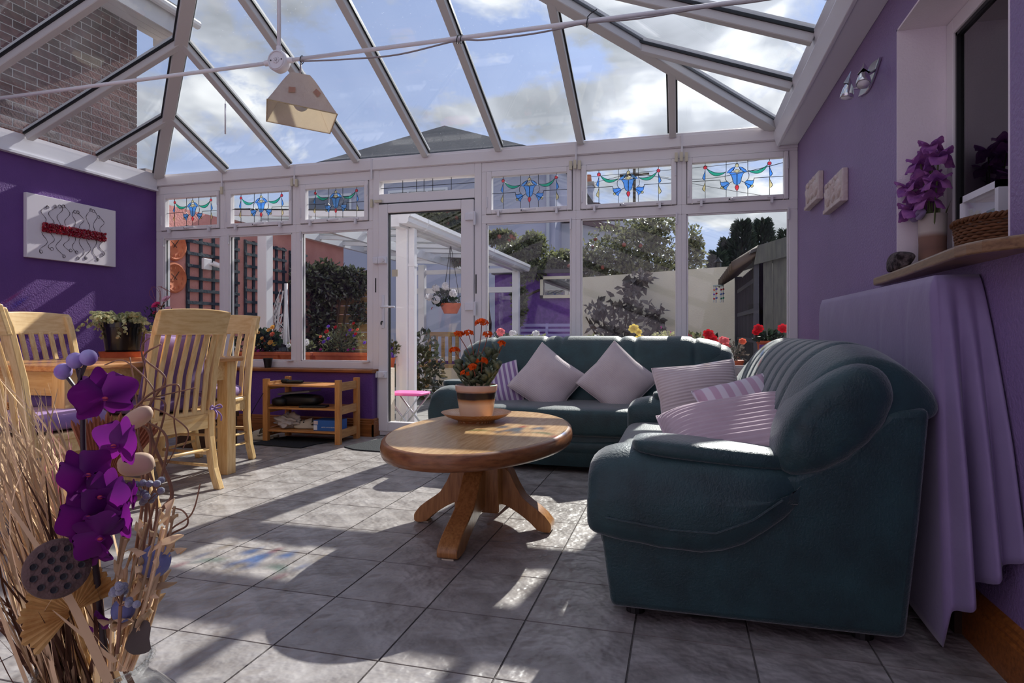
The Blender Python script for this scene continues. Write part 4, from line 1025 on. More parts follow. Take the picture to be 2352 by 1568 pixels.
# ================================================================ RIGHT-HAND WALL: cloth, shelf things, wall light, plaques
mat('dark_wood', srgb(60, 40, 30), .5)
T = thing('side_table', 'narrow dark table hidden under the purple cloth', 'table', (.77, 2.82, 0))
MB().box(.722, .825, 2.09, 3.54, 1.03, 1.058).build('top', 'dark_wood', T)
for y in (2.14, 3.46):
    for x in (.73, .79): MB().box(x, x + .03, y, y + .04, 0, 1.03).build('leg', 'dark_wood', T)
cl = MB()
path = [(.828, 2.07), (.715, 2.07), (.715, 3.56), (.828, 3.56)]
def cloth(u, v):
    # u along the edge from near wall round to far wall, v down
    L = [.113, 1.49, .113]; s = u * sum(L)
    if u < .16: # near end panel
        t = u / .16; x, y = .826 - .111 * t, 2.07; ox, oy = -.10 * t * t, -1
        hem = .34 - .20 * t
        fo_ = math.sin(t * 17 + 1.2) * .035 + math.sin(t * 9) * .02
        flare = .22 * (1 - .25 * t)
    elif u < .9:
        t = (u - .16) / .74; x, y = .715, 2.07 + 1.49 * t; ox, oy = -1, 0
        k = max(0, 1 - t / .12)
        oy = -.8 * k; ox = -1 + .4 * k
        hem = .03 + .1 * t
        fo_ = math.sin(t * 34 + .5 * math.sin(t * 9)) * .014 + math.sin(t * 73 + 1) * .005 + k * .03 * math.sin(t * 130)
        flare = .02 + .10 * k
    else:
        t = (u - .9) / .1; x, y = .715 + .111 * t, 3.56; ox, oy = 0, 1; hem = .1; fo_ = math.sin(t * 9) * .01; flare = .08
    z = 1.064 - (1.064 - hem) * v
    a = v ** .75
    d = flare * a + fo_ * min(1, v * 1.6) * a ** .3
    rr = .012 * (1 - math.exp(-v * 30))
    yy = y + oy * d; xx = min(.829, x + ox * (d + rr))
    if u >= .16 and yy > 1.95: xx = max(xx, .700)
    return (xx, yy, z)
cl.grid(cloth, 260, 40)
cl.grid(lambda u, v: (.828 - (.828 - .715) * v, 2.07 + 1.49 * u, 1.064 + .0015 * math.sin(u * 40) - .004 * (v > .98)), 60, 6)
clo = cl.build('draped_cloth', 'lilac_cloth', smooth=True, normals=False)
sm = clo.modifiers.new('thick', 'SOLIDIFY'); sm.thickness = .003; sm.offset = 0
tag(clo, 'lilac purple cloth draped over a narrow table behind the sofa', 'cloth')
# stone
mat('granite', srgb(104, 92, 92), .9, .2, col2=srgb(46, 40, 42), ns=45, nd=6, lo=.4, hi=.6, bump=.6, bs=40)
def stone(c, h, seed):
    Rl = random.Random(seed); ph_ = [(rv(Rl), Rl.uniform(0, 6), Rl.uniform(2, 5)) for _ in range(6)]
    b = MB().sq((0, 0, 0), (1, 1, 1), .55, .5, nu=40, nv=24); o = []
    for p in b.v:
        q = V(p); d = 1 + .12 * sum(math.sin(q.dot(a) * f + s) for a, s, f in ph_) / 2
        o.append((c[0] + q.x * h[0] * d, c[1] + q.y * h[1] * d, c[2] + max(-h[2], q.z * h[2] * (1 + .25 * q.y) * d)))
    b.v = o; return b
tag(stone((.815, 2.705, 1.170), (.030, .072, .036), 4).build('stone', 'granite', smooth=True), 'rough speckled stone on the end of the window shelf', 'stone')
# tall stoneware vase with artificial irises
banded('stone_vase', [(0, srgb(178, 160, 150)), (.05, srgb(150, 110, 92)), (.085, srgb(130, 96, 84)), (.13, srgb(140, 104, 90)), (.15, srgb(196, 184, 176)), (.21, srgb(186, 174, 168))], .8)
vx, vy = .925, 2.70
T = thing('stoneware_vase', 'tall cylindrical stoneware vase on the window shelf', 'vase', (vx, vy, 1.132))
MB().lathe([(0, 0), (.043, 0), (.046, .01), (.045, .1), (.047, .2), (.049, .212), (.043, .212), (.041, .1), (.04, .02), (0, .02)], 32, cap=False).build('body', 'stone_vase', T, smooth=True, world=False, ang=50)
bw = MB()
for s in (-1, 1): bw.tube(spl([(-.05, 0, .205), (-.055, s * .03, .22), (-.05, s * .06, .215), (-.052, s * .03, .2), (-.05, 0, .205)], 5), [.004] + [.010] * 18 + [.004] * 2, 6)
bw.build('bow', 'lilac_cloth', T, smooth=True, world=False)
mat('iris', srgb(146, 82, 164), .6, .2, col2=srgb(190, 120, 184), ns=24, trl=.35); mat('iris_leaf', srgb(116, 124, 84), .6, trl=.2)
T = thing('iris_bunch', 'bunch of purple artificial irises in the tall stoneware vase', 'flowers', (vx, vy, 1.33))
Ri = random.Random(21)
def petal(mb, c, d, n, L, W, curl=.5, ruff=.05, ns_=6, wv=5):
    """ruffled petal: grid leaving c along d, bending along n"""
    d = V(d).normalized(); n = V(n); n = (n - d * n.dot(d)).normalized(); x = d.cross(n); c = V(c)
    def fn(u, v):
        w_ = W * math.sin(PI * (.10 + .68 * u)) ** .7; s = (v * 2 - 1)
        z = curl * L * u * u + ruff * L * math.sin(v * wv * PI) * u * abs(s) - .15 * W * s * s
        return c + d * (L * u * (1 - .25 * curl * u) * (1 - .42 * s * s * u * u)) + x * (s * w_ / 2) + n * z
    mb.grid(fn, ns_, ns_)
def iris(T, c, s, face):
    f = MB()
    for k in range(3):
        a = k * 2 * PI / 3 + face; d = V((math.cos(a), math.sin(a), 0))
        petal(f, c, d + V((0, 0, 1.1)), V((0, 0, 1)) - d, s * .95, s * 1.0, -.3, .10, 8, 7)
        a += PI / 3; d = V((math.cos(a), math.sin(a), 0))
        petal(f, c, d + V((0, 0, .15)), (0, 0, -1), s * 1.1, s * 1.05, .75, .08, 8, 7)
    return f.build('iris_flower', 'iris', T, smooth=True, world=False, normals=False)
for c, s, fa in [((-.03, -.05, .06), .058, .3), ((-.06, .03, .04), .056, 1.1), ((-.04, .085, .07), .055, 2), ((-.06, .05, .13), .06, .7), ((-.04, -.04, .14), .062, 1.9), ((-.04, .0, .21), .058, .2), ((-.01, -.085, .21), .056, 1.2), ((-.01, .07, .19), .054, 2.6), ((-.05, -.01, .09), .055, .9), ((-.02, -.10, .12), .055, 2.2), ((-.02, -.05, .26), .05, 1.0), ((.0, .03, .25), .05, .1), ((-.03, .11, .13), .05, 1.5)]:
    MB().tube(spl([(c[0] * .2, c[1] * .2, -.15), (c[0] * .6, c[1] * .6, c[2] * .4), c], 4), .003, 5).build('stem', 'iris_leaf', T, world=False)
    iris(T, c, s, fa)
lv = MB()
for k in range(10):
    a = Ri.uniform(0, 6); b = MB(); lv.leaf((.0, 0, -.10), (math.cos(a) * .35, math.sin(a) * .35, 1), (math.cos(a), math.sin(a), 0), Ri.uniform(.14, .2), .02)
lv.build('blades', 'iris_leaf', T, world=False, normals=False)
# white box frame and basket
T = thing('picture_frame', 'white box picture frame behind the wicker basket', 'picture', (.95, 2.35, 1.1335))
fy0, fy1, fz = 2.205, 2.475, 1.362
MB().box(.93, .985, fy0, fy0 + .022, 1.1335, fz).box(.93, .985, fy1 - .022, fy1, 1.1335, fz).box(.93, .985, fy0, fy1, fz - .022, fz).box(.93, .985, fy0, fy1, 1.1335, 1.156).build('frame', 'white_gloss', T)
mat('mount', srgb(224, 216, 226), .7); mat('print_art', srgb(96, 110, 120), .7, col2=srgb(190, 190, 120), ns=10, nd=3, dist=2, lo=.45, hi=.6)
MB().box(.965, .975, fy0 + .02, fy1 - .02, 1.15, fz - .02).build('mount', 'mount', T)
MB().box(.960, .966, fy0 + .05, fy0 + .15, 1.17, fz - .07).build('print', 'print_art', T)
MB().box(.936, .939, fy0 + .02, fy1 - .02, 1.15, fz - .02).build('glazing', 'clear_glass', T)
mat('wicker', srgb(110, 72, 46), .7, .3, rnd=.2, island=True)
T = thing('wicker_basket', 'oval brown wicker basket on the window shelf', 'basket', (.875, 2.09, 1.1335))
wv_ = MB()
for k in range(9):
    z = .008 + .0085 * k; fl_ = 1 + .10 * k / 8; pts = []
    for i in range(96):
        a = 2 * PI * i / 96; o = .0035 * math.sin(a * 22 + (k % 2) * PI)
        pts.append(((.082 * fl_ + o) * math.cos(a), (.125 * fl_ + o) * math.sin(a), z))
    wv_.tube(pts, .0048, 5, closed=True)
wv_.build('weave', 'wicker', T, smooth=True, world=False)
rm = MB()
for ph0 in (0, PI):
    pts = [((.094 + .005 * math.cos(a * 26 + ph0)) * math.cos(a), (.142 + .005 * math.cos(a * 26 + ph0)) * math.sin(a), .085 + .005 * math.sin(a * 26 + ph0)) for a in [2 * PI * i / 160 for i in range(160)]]
    rm.tube(pts, .0048, 5, closed=True)
rm.build('rim', 'wicker', T, smooth=True, world=False)
MB().lathe([(0, .003), (.9, .003), (1, .01)], 32).xf(Matrix.Diagonal((.082, .125, 1, 1))).build('base', 'wicker', T, world=False)
# plaster plaques
mat('plaster', srgb(222, 208, 206), .75, .3, col2=srgb(204, 182, 176), ns=18, bump=.3, bs=60)
for lb, y0, y1, z0, z1, sd in (('cream plaster relief plaque nearer the window, figures in relief', 4.10, 4.50, 1.702, 1.873, 1), ('cream plaster relief plaque nearer the wall light, figures in relief', 3.53, 3.94, 1.574, 1.745, 2)):
    T = thing('relief_plaque', lb, 'plaque', (XR, (y0 + y1) / 2, z0), 0, 'plaster relief plaques')
    MB().box(.802, XR, y0, y1, z0, z1).build('slab', 'plaster', T, bevel=.006)
    MB().box(.792, .81, y0 + .005, y1 - .005, z0, z0 + .022).build('ledge', 'plaster', T, bevel=.004)
    Rp = random.Random(sd); fg = MB()
    for k in range(3):
        yc = y0 + (y1 - y0) * (.22 + .28 * k); zc = z0 + .085
        fg.sq((.802, yc, zc), (.014, .035, .05), .8, .8, rot('X', Rp.uniform(-25, 25)), 16, 8); fg.sq((.798, yc + Rp.uniform(-.02, .02), zc + .058), (.013, .018, .017), nu=14, nv=8)
        fg.sq((.802, yc + .04, zc + .01), (.010, .045, .012), .8, .8, rot('X', Rp.uniform(10, 60)), 12, 6); fg.sq((.802, yc - .03, zc - .03), (.012, .05, .016), .8, .8, rot('X', Rp.uniform(-40, 10)), 12, 6)
    fg.build('figures', 'plaster', T, smooth=True)
# wall spotlights
T = thing('wall_light', 'chrome twin spotlight on the purple wall', 'lamp', (XR, 3.14, 2.03))
pts = []
for i in range(17):
    t = i / 16; pts.append((3.30 - .33 * t, 2.02 + .05 * t + .045 * math.sin(PI * t) ** 1.2))
for i in range(16, -1, -1):
    t = i / 16; pts.append((3.30 - .33 * t, 2.02 + .05 * t - .045 * math.sin(PI * t) ** 1.2))
MB().prism(pts, 'x', XR - .014, XR).build('wall_plate', 'chrome', T, bevel=.004)
for (c, b0, dz) in (((.755, 2.955, 1.985), (.83, 3.05, 2.05), 0), ((.745, 3.17, 2.015), (.83, 3.20, 2.03), 1)):
    MB().tube([b0, c], .006, 8).build('arm', 'chrome', T, smooth=True)
    dn = V((-.15, -.45 if dz == 0 else .05, -1)).normalized(); q = dn.to_track_quat('Z', 'Y').to_matrix()
    h_ = MB().lathe([(.0, -.055), (.010, -.035), (.022, -.005), (.028, .02), (.029, .036), (.026, .038), (.025, .02), (0, .012)], 24, c, q, cap=False).build('spot_head', 'chrome', T, smooth=True)
    fn = MB(); tp = V(c) - dn * .085
    fn.add([V(c) - dn * .02 + q @ V((.026, 0, 0)), V(c) - dn * .03 + q @ V((0, .024, 0)), V(c) - dn * .02 - q @ V((.026, 0, 0)), tp], [(0, 1, 3), (1, 2, 3), (2, 0, 3)])
    fn.build('fin', 'chrome', h_)
    MB().lathe([(0, .026), (.022, .030), (.024, .040), (0, .046)], 20, c, q, cap=False).build('bulb', 'white_plastic', h_, smooth=True)
# ================================================================ TIE BAR, PENDANT LAMP, CABLES
T = thing('tie_bar', 'white steel tie bar with a round boss spanning the roof', 'bar', (-2.187, 3.05, 2.425))
MB().tube([(ELX - .03, 3.05, 2.425), (-2.24, 3.05, 2.425)], .011, 10).build('rod', 'white_plastic', T, smooth=True)
MB().tube([(-2.13, 3.05, 2.425), (.67, 3.05, 2.425)], .011, 10).build('rod', 'white_plastic', T, smooth=True)
MB().tube([(-2.187, 3.05, 2.48), (-2.187, 3.05, 3.25)], .011, 10).build('hanger', 'white_plastic', T, smooth=True)
bs_ = MB().lathe([(0, -.028), (.056, -.028), (.060, -.022), (.060, .02), (.056, .026), (0, .026)], 36, (-2.187, 3.05, 2.425), rot('X', 90), cap=False).build('boss', 'white_plastic', T, smooth=True, ang=40)
MB().lathe([(.052, .026), (.052, .031), (.046, .031), (.046, .026)], 32, (-2.187, 3.05, 2.425), rot('X', 90), cap=False).build('ring', 'white_plastic', bs_, smooth=True)
ro = MB()
for k in range(8): a = k * PI / 4; ro.sq((-2.187 + .014 * math.cos(a), 3.022, 2.425 + .014 * math.sin(a)), (.007, .005, .007), nu=10, nv=6)
ro.sq((-2.187, 3.02, 2.425), (.006, .006, .006), nu=10, nv=6); ro.build('rosette', 'white_plastic', bs_, smooth=True)
for s in (-1, 1):
    MB().sq((-2.187 + s * .034, 3.022, 2.425), (.004, .003, .004), nu=10, nv=6).build('screw', 'black', bs_)
    MB().lathe([(.016, 0), (.016, .035), (.013, .038)], 14, (-2.187 + s * .055, 3.05, 2.425), rot('Y', 90 * s)).build('collar', 'white_plastic', T, smooth=True, ang=40)
MB().lathe([(.016, 0), (.016, .03)], 14, (-2.187, 3.05, 2.48)).build('collar', 'white_plastic', T, smooth=True, ang=40)
mat('grey_cable', srgb(150, 140, 142), .5)
cbp = [(-2.04, 3.045, 2.408), (-1.75, 3.04, 2.385), (-1.45, 3.04, 2.375), (-1.12, 3.04, 2.408), (-.98, 3.04, 2.395), (-.75, 3.04, 2.393), (-.60, 3.04, 2.400), (-.44, 3.04, 2.412), (-.2, 3.04, 2.402), (.1, 3.04, 2.412), (.3, 3.04, 2.410), (.55, 3.04, 2.412), (.62, 3.0, 2.36), (.66, 2.85, 2.30), (.70, 2.70, 2.262), (.82, 2.60, 2.26)]
tag(MB().tube(spl(cbp, 6), .0045, 6).build('lamp_cable', 'grey_cable', smooth=True), 'grey lamp cable sagging along the white tie bar', 'cable')
for k, x in enumerate((-2.04, -1.115, -1.095, -.44)):
    ring = [(x + .004 * math.sin(a), 3.05 + .017 * math.cos(a), 2.418 + .022 * math.sin(a)) for a in [2 * PI * i / 14 for i in range(14)]]
    b = MB().tube(ring, .0025, 5, closed=True)
    if k == 3: b.tube(spl([(x, 3.04, 2.44), (x + .02, 3.03, 2.452), (x + .05, 3.02, 2.462)], 4), .0025, 5)
    tag(b.build('cable_tie', 'black'), ['black cable tie where the lamp hangs from the bar', 'black cable tie, first of a close pair mid-bar', 'black cable tie, second of a close pair mid-bar', 'black cable tie with a loose tail under the hip rafter'][k], 'cable tie', 'cable ties on the tie bar')
mat('paper_shade', srgb(226, 212, 208), .9, .1, col2=srgb(218, 202, 198), ns=25, trl=.5, trc=srgb(238, 229, 210), bump=.3, bs=60)
T = thing('pendant_lamp', 'pale paper pendant lamp hanging from the tie bar', 'lamp', (-2.06, 3.06, 2.12))
MB().tube([(-2.045, 3.05, 2.412), (-2.055, 3.055, 2.33)], .005, 6).build('cord', 'grey_cable', T, smooth=True)
rim_ = [V((-2.11, 2.84, 2.13)), V((-1.84, 3.088, 2.11)), V((-2.046, 3.35, 2.10)), V((-2.323, 3.122, 2.125))]
ctr = V((-2.058, 3.058, 2.335))
tq = [ctr + V((p.x - ctr.x, p.y - ctr.y, 0)) * .27 + V((0, 0, .0)) for p in rim_]
shd = MB()
for k in range(4):
    a, b, c, d = rim_[k], rim_[(k + 1) % 4], tq[(k + 1) % 4], tq[k]
    shd.grid(lambda u, v, a=a, b=b, c=c, d=d: (a.lerp(b, u)).lerp(d.lerp(c, u), v) + V((0, 0, .02 * math.sin(PI * v) * (v ** 2))), 6, 8)
shd.add(tq, [(0, 1, 2, 3)])
so_ = shd.build('shade', 'paper_shade', T, normals=False)
so_.modifiers.new('t', 'SOLIDIFY').thickness = .003
rimw = MB().tube(rim_, .0035, 6, closed=True); rimw.build('rim_wire', 'twine', T)
mat('pressed_leaf', srgb(190, 140, 118), .8, trl=.3)
nrm_ = (rim_[1] - rim_[0]).cross(tq[0] - rim_[0]).normalized()
if nrm_.dot(V((0, 0, CAMH)) - ctr) < 0: nrm_ = -nrm_
for u, v in ((.24, .32), (.80, .36)):
    p = (rim_[0].lerp(rim_[1], u)).lerp(tq[0].lerp(tq[1], u), v) + nrm_ * .006
    b = MB(); b.leaf(p, (tq[0] - rim_[0]) + (rim_[1] - rim_[0]) * (.4 - u), nrm_, .06, .045, .05); b.build('pressed_leaf', 'pressed_leaf', T, normals=False)
mat('bulb_glass', srgb(200, 200, 200), .15)
MB().sq((-2.058, 3.07, 2.19), (.045, .045, .05)).build('bulb', 'bulb_glass', T, smooth=True)
MB().lathe([(.02, 0), (.02, .08)], 16, (-2.058, 3.07, 2.235)).build('lamp_holder', 'white_plastic', T)
tag(MB().tube([(-3.439, 4.12, 2.765), (-3.439, 4.12, 2.68)], .0012, 4).tube([(-3.439, 4.12, 2.685), (-3.439, 4.12, 2.45)], .006, 8).build('blind_pull', 'white_plastic', smooth=True), 'thin white pull rod dangling on a cord under the roof', 'pull rod')
# ================================================================ DRIED FLOWERS IN THE GLASS VASE
vc = V((-1.0, .87, 0))
T = thing('glass_vase', 'round clear glass bowl vase with a beaded rim on the floor', 'vase', vc)
vp = [(.07, .004), (.10, .012), (.135, .06), (.155, .12), (.155, .17), (.135, .225), (.10, .262), (.082, .282), (.084, .305), (.089, .312)]
vi = [(r_ - .005, z + .003) for r_, z in reversed(vp)]
MB().lathe([(0, .004)] + vp + vi + [(0, .012)], 48, cap=False).build('bowl', 'clear_glass', T, smooth=True, world=False)
bd_ = MB()
for k in range(40): a = 2 * PI * k / 40; bd_.sq((.088 * math.cos(a), .088 * math.sin(a), .312), (.007, .007, .006), nu=8, nv=6)
bd_.build('beaded_rim', 'clear_glass', T, smooth=True, world=False)
mat('straw', srgb(226, 194, 154), .7, .2, rnd=.3, island=True, trl=.15); mat('straw_dark', srgb(96, 66, 52), .8, .2, rnd=.3, island=True); mat('pink_straw', srgb(206, 110, 150), .7, rnd=.2, island=True)
mat('twig', srgb(176, 132, 104), .55, .3, col2=srgb(120, 84, 66), ns=10); mat('orchid', srgb(96, 24, 110), .45, .35, col2=srgb(142, 34, 140), ns=9, nd=2, lo=.35, hi=.7, trl=.45)
mat('orchid_stem', srgb(48, 30, 40), .5); mat('orchid_bud', srgb(176, 172, 214), .6, col2=srgb(140, 96, 180), ns=14); mat('orchid_lip', srgb(190, 60, 80), .5)
mouth = vc + V((0, 0, .29))
Rg = random.Random(77)
def blade(mb, a, b, bend, w0, nseg=8):
    a = V(a); b = V(b); mid = (a + b) / 2 + V(bend); pts = spl([a, mid, b], nseg // 2)
    side = V((Rg.uniform(-1, 1), Rg.uniform(-1, 1), .2)).normalized(); m = len(pts); vs_ = []
    for i, p in enumerate(pts):
        w_ = w0 * (1 - (i / (m - 1)) ** 2 * .9); vs_ += [p - side * w_ / 2, p + side * w_ / 2]
    mb.add(vs_, [(2 * i, 2 * i + 1, 2 * i + 3, 2 * i + 2) for i in range(m - 1)])
gr = MB()
for k in range(230):
    px = Rg.gauss(20, 70); py = Rg.uniform(860, 1150); e_ = at(px, py, Rg.uniform(.95, 1.35)) + V((0, 0, 0))
    s_ = mouth + V((Rg.uniform(-.05, .03), Rg.uniform(-.05, .05), Rg.uniform(-.2, -.02)))
    blade(gr, s_, e_, (Rg.uniform(-.06, .04), Rg.uniform(-.04, .04), Rg.uniform(.02, .14)), Rg.uniform(.003, .009))
o = tag(gr.build('dried_grass', 'straw', normals=False), 'sheaf of pale dried grass in the glass vase', 'dried grass', None, 'stuff')
gr = MB()
for k in range(90):
    e_ = at(Rg.gauss(60, 70), Rg.uniform(1050, 1420), Rg.uniform(.95, 1.3)); s_ = mouth + V((Rg.uniform(-.05, .05), Rg.uniform(-.05, .05), Rg.uniform(-.22, -.02)))
    blade(gr, s_, e_, (Rg.uniform(-.05, .03), 0, Rg.uniform(-.02, .06)), Rg.uniform(.004, .011))
tag(gr.build('dried_foliage', 'straw_dark', normals=False), 'dark brown dried stalks at the edge of the glass vase', 'dried stalks', None, 'stuff')
gr = MB()
for k in range(26):
    e_ = at(Rg.gauss(130, 28), Rg.uniform(960, 1150), Rg.uniform(1.15, 1.3)); s_ = mouth + V((Rg.uniform(-.05, .0), Rg.uniform(-.02, .05), -.1))
    blade(gr, s_, e_, (Rg.uniform(-.03, .01), 0, .02), Rg.uniform(.003, .006))
tag(gr.build('pink_grass', 'pink_straw', normals=False), 'dyed pink and purple grass blades behind the orchid', 'dried grass', None, 'stuff')
# long flat straps crossing the foreground
for k, (p, q, bnd, w_) in enumerate([((0, 1130), (250, 1568), (.02, 0, .0), .016), ((60, 1470), (280, 1190), (0, 0, .02), .010), ((0, 1180), (290, 1540), (.0, 0, -.01), .013), ((120, 1400), (265, 1520), (0, 0, 0), .010)]):
    b = MB(); blade(b, at(*q, .98), at(*p, .98), bnd, w_); tag(b.build('dried_strap', 'straw', normals=False), ['long tan strap leaf running from the picture edge into the vase', 'thin tan stalk crossing the lotus pod', 'second tan strap leaf tied with a wire ring', 'short tan stalk beside the palm fan'][k], 'dried leaf', 'strap leaves in the vase')
# curly twigs
tw_ = [[(290, 1480, 1.1), (330, 1250, 1.12), (385, 1020, 1.15), (330, 960, 1.15), (355, 900, 1.16), (290, 830, 1.17), (240, 838, 1.17)],
       [(300, 1480, 1.12), (360, 1200, 1.15), (395, 1130, 1.17), (350, 1010, 1.18), (345, 930, 1.18), (380, 870, 1.18), (330, 820, 1.18), (370, 790, 1.18)],
       [(280, 1480, 1.1), (330, 1140, 1.14), (345, 1000, 1.15), (300, 960, 1.15), (345, 905, 1.16), (410, 885, 1.17), (400, 960, 1.18), (405, 1020, 1.2), (380, 1072, 1.2)],
       [(310, 1480, 1.1), (340, 1400, 1.1), (375, 1290, 1.12), (390, 1220, 1.13), (440, 1180, 1.14), (460, 1110, 1.15)],
       [(300, 1480, 1.12), (335, 1200, 1.14), (320, 1050, 1.15), (315, 930, 1.16), (298, 820, 1.17)],
       [(300, 1490, 1.12), (345, 1240, 1.14), (340, 1100, 1.16), (380, 930, 1.18), (330, 920, 1.18), (450, 890, 1.2)],
       [(310, 1490, 1.12), (350, 1340, 1.13), (380, 1240, 1.14), (430, 1205, 1.15), (415, 1170, 1.16), (345, 1168, 1.16)],
       [(300, 1490, 1.1), (330, 1300, 1.1), (360, 1150, 1.12), (300, 950, 1.15), (360, 940, 1.16), (430, 985, 1.17), (420, 1030, 1.18)],
       [(285, 1490, 1.15), (330, 1120, 1.2), (310, 1000, 1.2), (335, 880, 1.2), (325, 800, 1.2), (345, 775, 1.2)]]
for k, pl in enumerate(tw_):
    pts = spl([at(*p) for p in pl], 7); n_ = len(pts)
    tag(MB().tube(pts, [(.0042 if k == 1 else .0030) * (1 - .65 * i / n_) for i in range(n_)], 6).build('curly_twig', 'twig', smooth=True), ['thin curly twig hooking over towards the table edge', 'thickest curly twig, its tip level with the table top', 'curly twig that loops right and drops in front of the chair slats', 'twig reaching out over the sunlit floor beside the chair foot', 'straight thin twig standing before the chair cushion', 'twig whose tip crosses the chair slats to the right', 'twig curling in a low loop beside the grey berries', 'twig bending right below the chair seat rail', 'tall slim twig in front of the left chair post'][k], 'twig', 'curly willow twigs in the vase')
# orchid spray
T = thing('orchid_spray', 'tall purple artificial orchid spray with three pale buds', 'flowers', mouth)
sp_ = spl([at(*p) for p in [(240, 1500, 1.06), (225, 1350, 1.03), (205, 1180, 1.02), (192, 1040, 1.02), (190, 940, 1.02), (184, 880, 1.02), (188, 845, 1.02)]], 6)
MB().tube(sp_, [.0055 - .002 * i / len(sp_) for i in range(len(sp_))], 7).build('stem', 'orchid_stem', T, smooth=True)
for (p, q) in (((184, 905), (145, 853)), ((184, 870), (173, 828)), ((186, 862), (203, 821))):
    st = MB().tube([at(*p, 1.02), at(*q, 1.02)], .003, 6).build('bud_stem', 'orchid_stem', T)
    MB().sq(at(*q, 1.02), (.0135, .0125, .0135), Mx=rot('Y', 30)).build('bud', 'orchid_bud', T, smooth=True)
def orchid(px, py, D, R_, yaw=0, pitch=0, spin=0):
    c = at(px, py, D); f = (V((0, 0, CAMH)) - c).normalized(); f = Matrix.Rotation(yaw, 3, 'Z') @ f; f = (f + V((0, 0, pitch))).normalized()
    x = V((0, 0, 1)).cross(f).normalized(); u = f.cross(x)
    root = bpy.data.objects.new('orchid_flower', None); C.objects.link(root); root.parent = T; root.location = c - TOP(T)
    defs = [(0, .95, .95, -.15), (72, .9, .62, -.1), (-72, .9, .62, -.1)]
    for an, L_, W_, cu in [(90, 1.0, .80, .10), (215, .98, .75, .08), (325, .98, .75, .08)]:   # sepals
        a = rad(an + spin); b = MB(); petal(b, (0, 0, 0), x * math.cos(a) + u * math.sin(a) - f * .05, f, R_ * L_, R_ * W_, cu, .02, 8, 2); b.build('sepal', 'orchid', root, smooth=True, world=False, normals=False)
    for an in (165, 15):
        a = rad(an + spin); b = MB(); petal(b, f * .004, x * math.cos(a) + u * math.sin(a) + f * .10, f, R_ * 1.08, R_ * 1.25, .12, .025, 8, 2); b.build('petal', 'orchid', root, smooth=True, world=False, normals=False)
    b = MB(); petal(b, f * .006, -u + f * .9, f, R_ * .38, R_ * .34, .5, .05, 6, 2); b.build('lip', 'orchid', root, smooth=True, world=False, normals=False)
    b = MB().sq(f * .012 - u * .004, (R_ * .10, R_ * .08, R_ * .07)); b.build('column', 'orchid_lip', root, smooth=True, world=False)
for a in [(236, 910, 1.00, .050, .25, .0, 8), (276, 1018, 1.01, .046, -.8, .0, -10), (192, 1090, .98, .046, .5, .2, 20), (238, 1135, .99, .044, -.4, 0, -15), (196, 1180, .97, .046, .35, -.2, 30), (268, 1190, 1.0, .046, -.9, -.1, 0), (230, 1225, .97, .042, 0, -.4, 60), (212, 1270, .985, .036, -.6, -.5, 20), (300, 1140, 1.04, .03, -1.2, 0, 0)]:
    orchid(*a)
for (px, py) in ((200, 1465), (236, 1445)):
    b = MB(); petal(b, at(px, py, 1.03), (0, 0, 1), (0, -1, 0), .04, .025, .3, .03); b.build('bud_petal', 'orchid', T, smooth=True, normals=False)
# lotus pod
mat('pod', srgb(104, 84, 80), .85, .2, bump=.5, bs=70)
pc = at(132, 1305, .95)
T = thing('lotus_pod', 'dark dried lotus seed pod in front of the orchid', 'seed pod', pc)
fdir = (V((0, 0, CAMH)) - pc + V((.0, 0, -.05))).normalized(); qm = fdir.to_track_quat('Z', 'Y').to_matrix()
MB().lathe([(.004, -.06), (.015, -.045), (.035, -.02), (.044, .0), (.042, .008), (.03, .011), (0, .012)], 32, (0, 0, 0), qm, cap=False).build('receptacle', 'pod', T, smooth=True, world=False)
for k, (a, r_) in enumerate([(0, 0)] + [(i * PI / 3, .015) for i in range(6)] + [(i * 2 * PI / 11, .030) for i in range(11)]):
    p = qm @ V((r_ * math.cos(a), r_ * math.sin(a), .0115)); MB().lathe([(.0048, .0), (.0048, .0015), (.003, .001)], 12, p, qm).build('seed_hole', 'black', T, world=False)
# pleated palm fans
mat('palm', srgb(232, 192, 128), .7, .2, col2=srgb(190, 140, 80), ns=20, trl=.25); mat('palm_brown', srgb(168, 108, 82), .7, .2, trl=.25)
for lb, c, r_, a0, a1, m_, D in (('pale pleated palm fan low in the vase', (168, 1405), .066, 15, 230, 'palm', 1.0), ('brown pleated palm fan behind the orchid', (232, 1150), .15, 52, 108, 'palm_brown', 1.14)):
    T = thing('palm_fan', lb, 'dried leaf', at(*c, D), 0, 'palm fans in the vase')
    o0 = at(*c, D); nb = 22; f = (V((0, 0, CAMH)) - o0).normalized(); x = f.cross(V((0, 0, 1))).normalized() * -1; x = V((0, 0, 1)).cross(f).normalized(); u = f.cross(x)
    for k in range(nb):
        b = MB(); aa, ab = rad(a0 + (a1 - a0) * k / nb), rad(a0 + (a1 - a0) * (k + 1) / nb); am = (aa + ab) / 2; rr = r_ * (1 + .05 * math.sin(k * 2.1))
        P_ = lambda a, r2, z: x * math.cos(a) * r2 + u * math.sin(a) * r2 + f * z
        b.add([P_(aa, .006, 0), P_(aa, rr, .0), P_(am, rr * 1.05, .006), P_(am, .006, .001), P_(ab, rr, 0), P_(ab, .006, 0)], [(0, 1, 2, 3), (3, 2, 4, 5)])
        b.build('pleat', m_, T, world=False, normals=False)
    MB().tube([V((0, 0, 0)), (mouth - o0) * .95], .003, 5).build('stalk', m_, T, world=False)
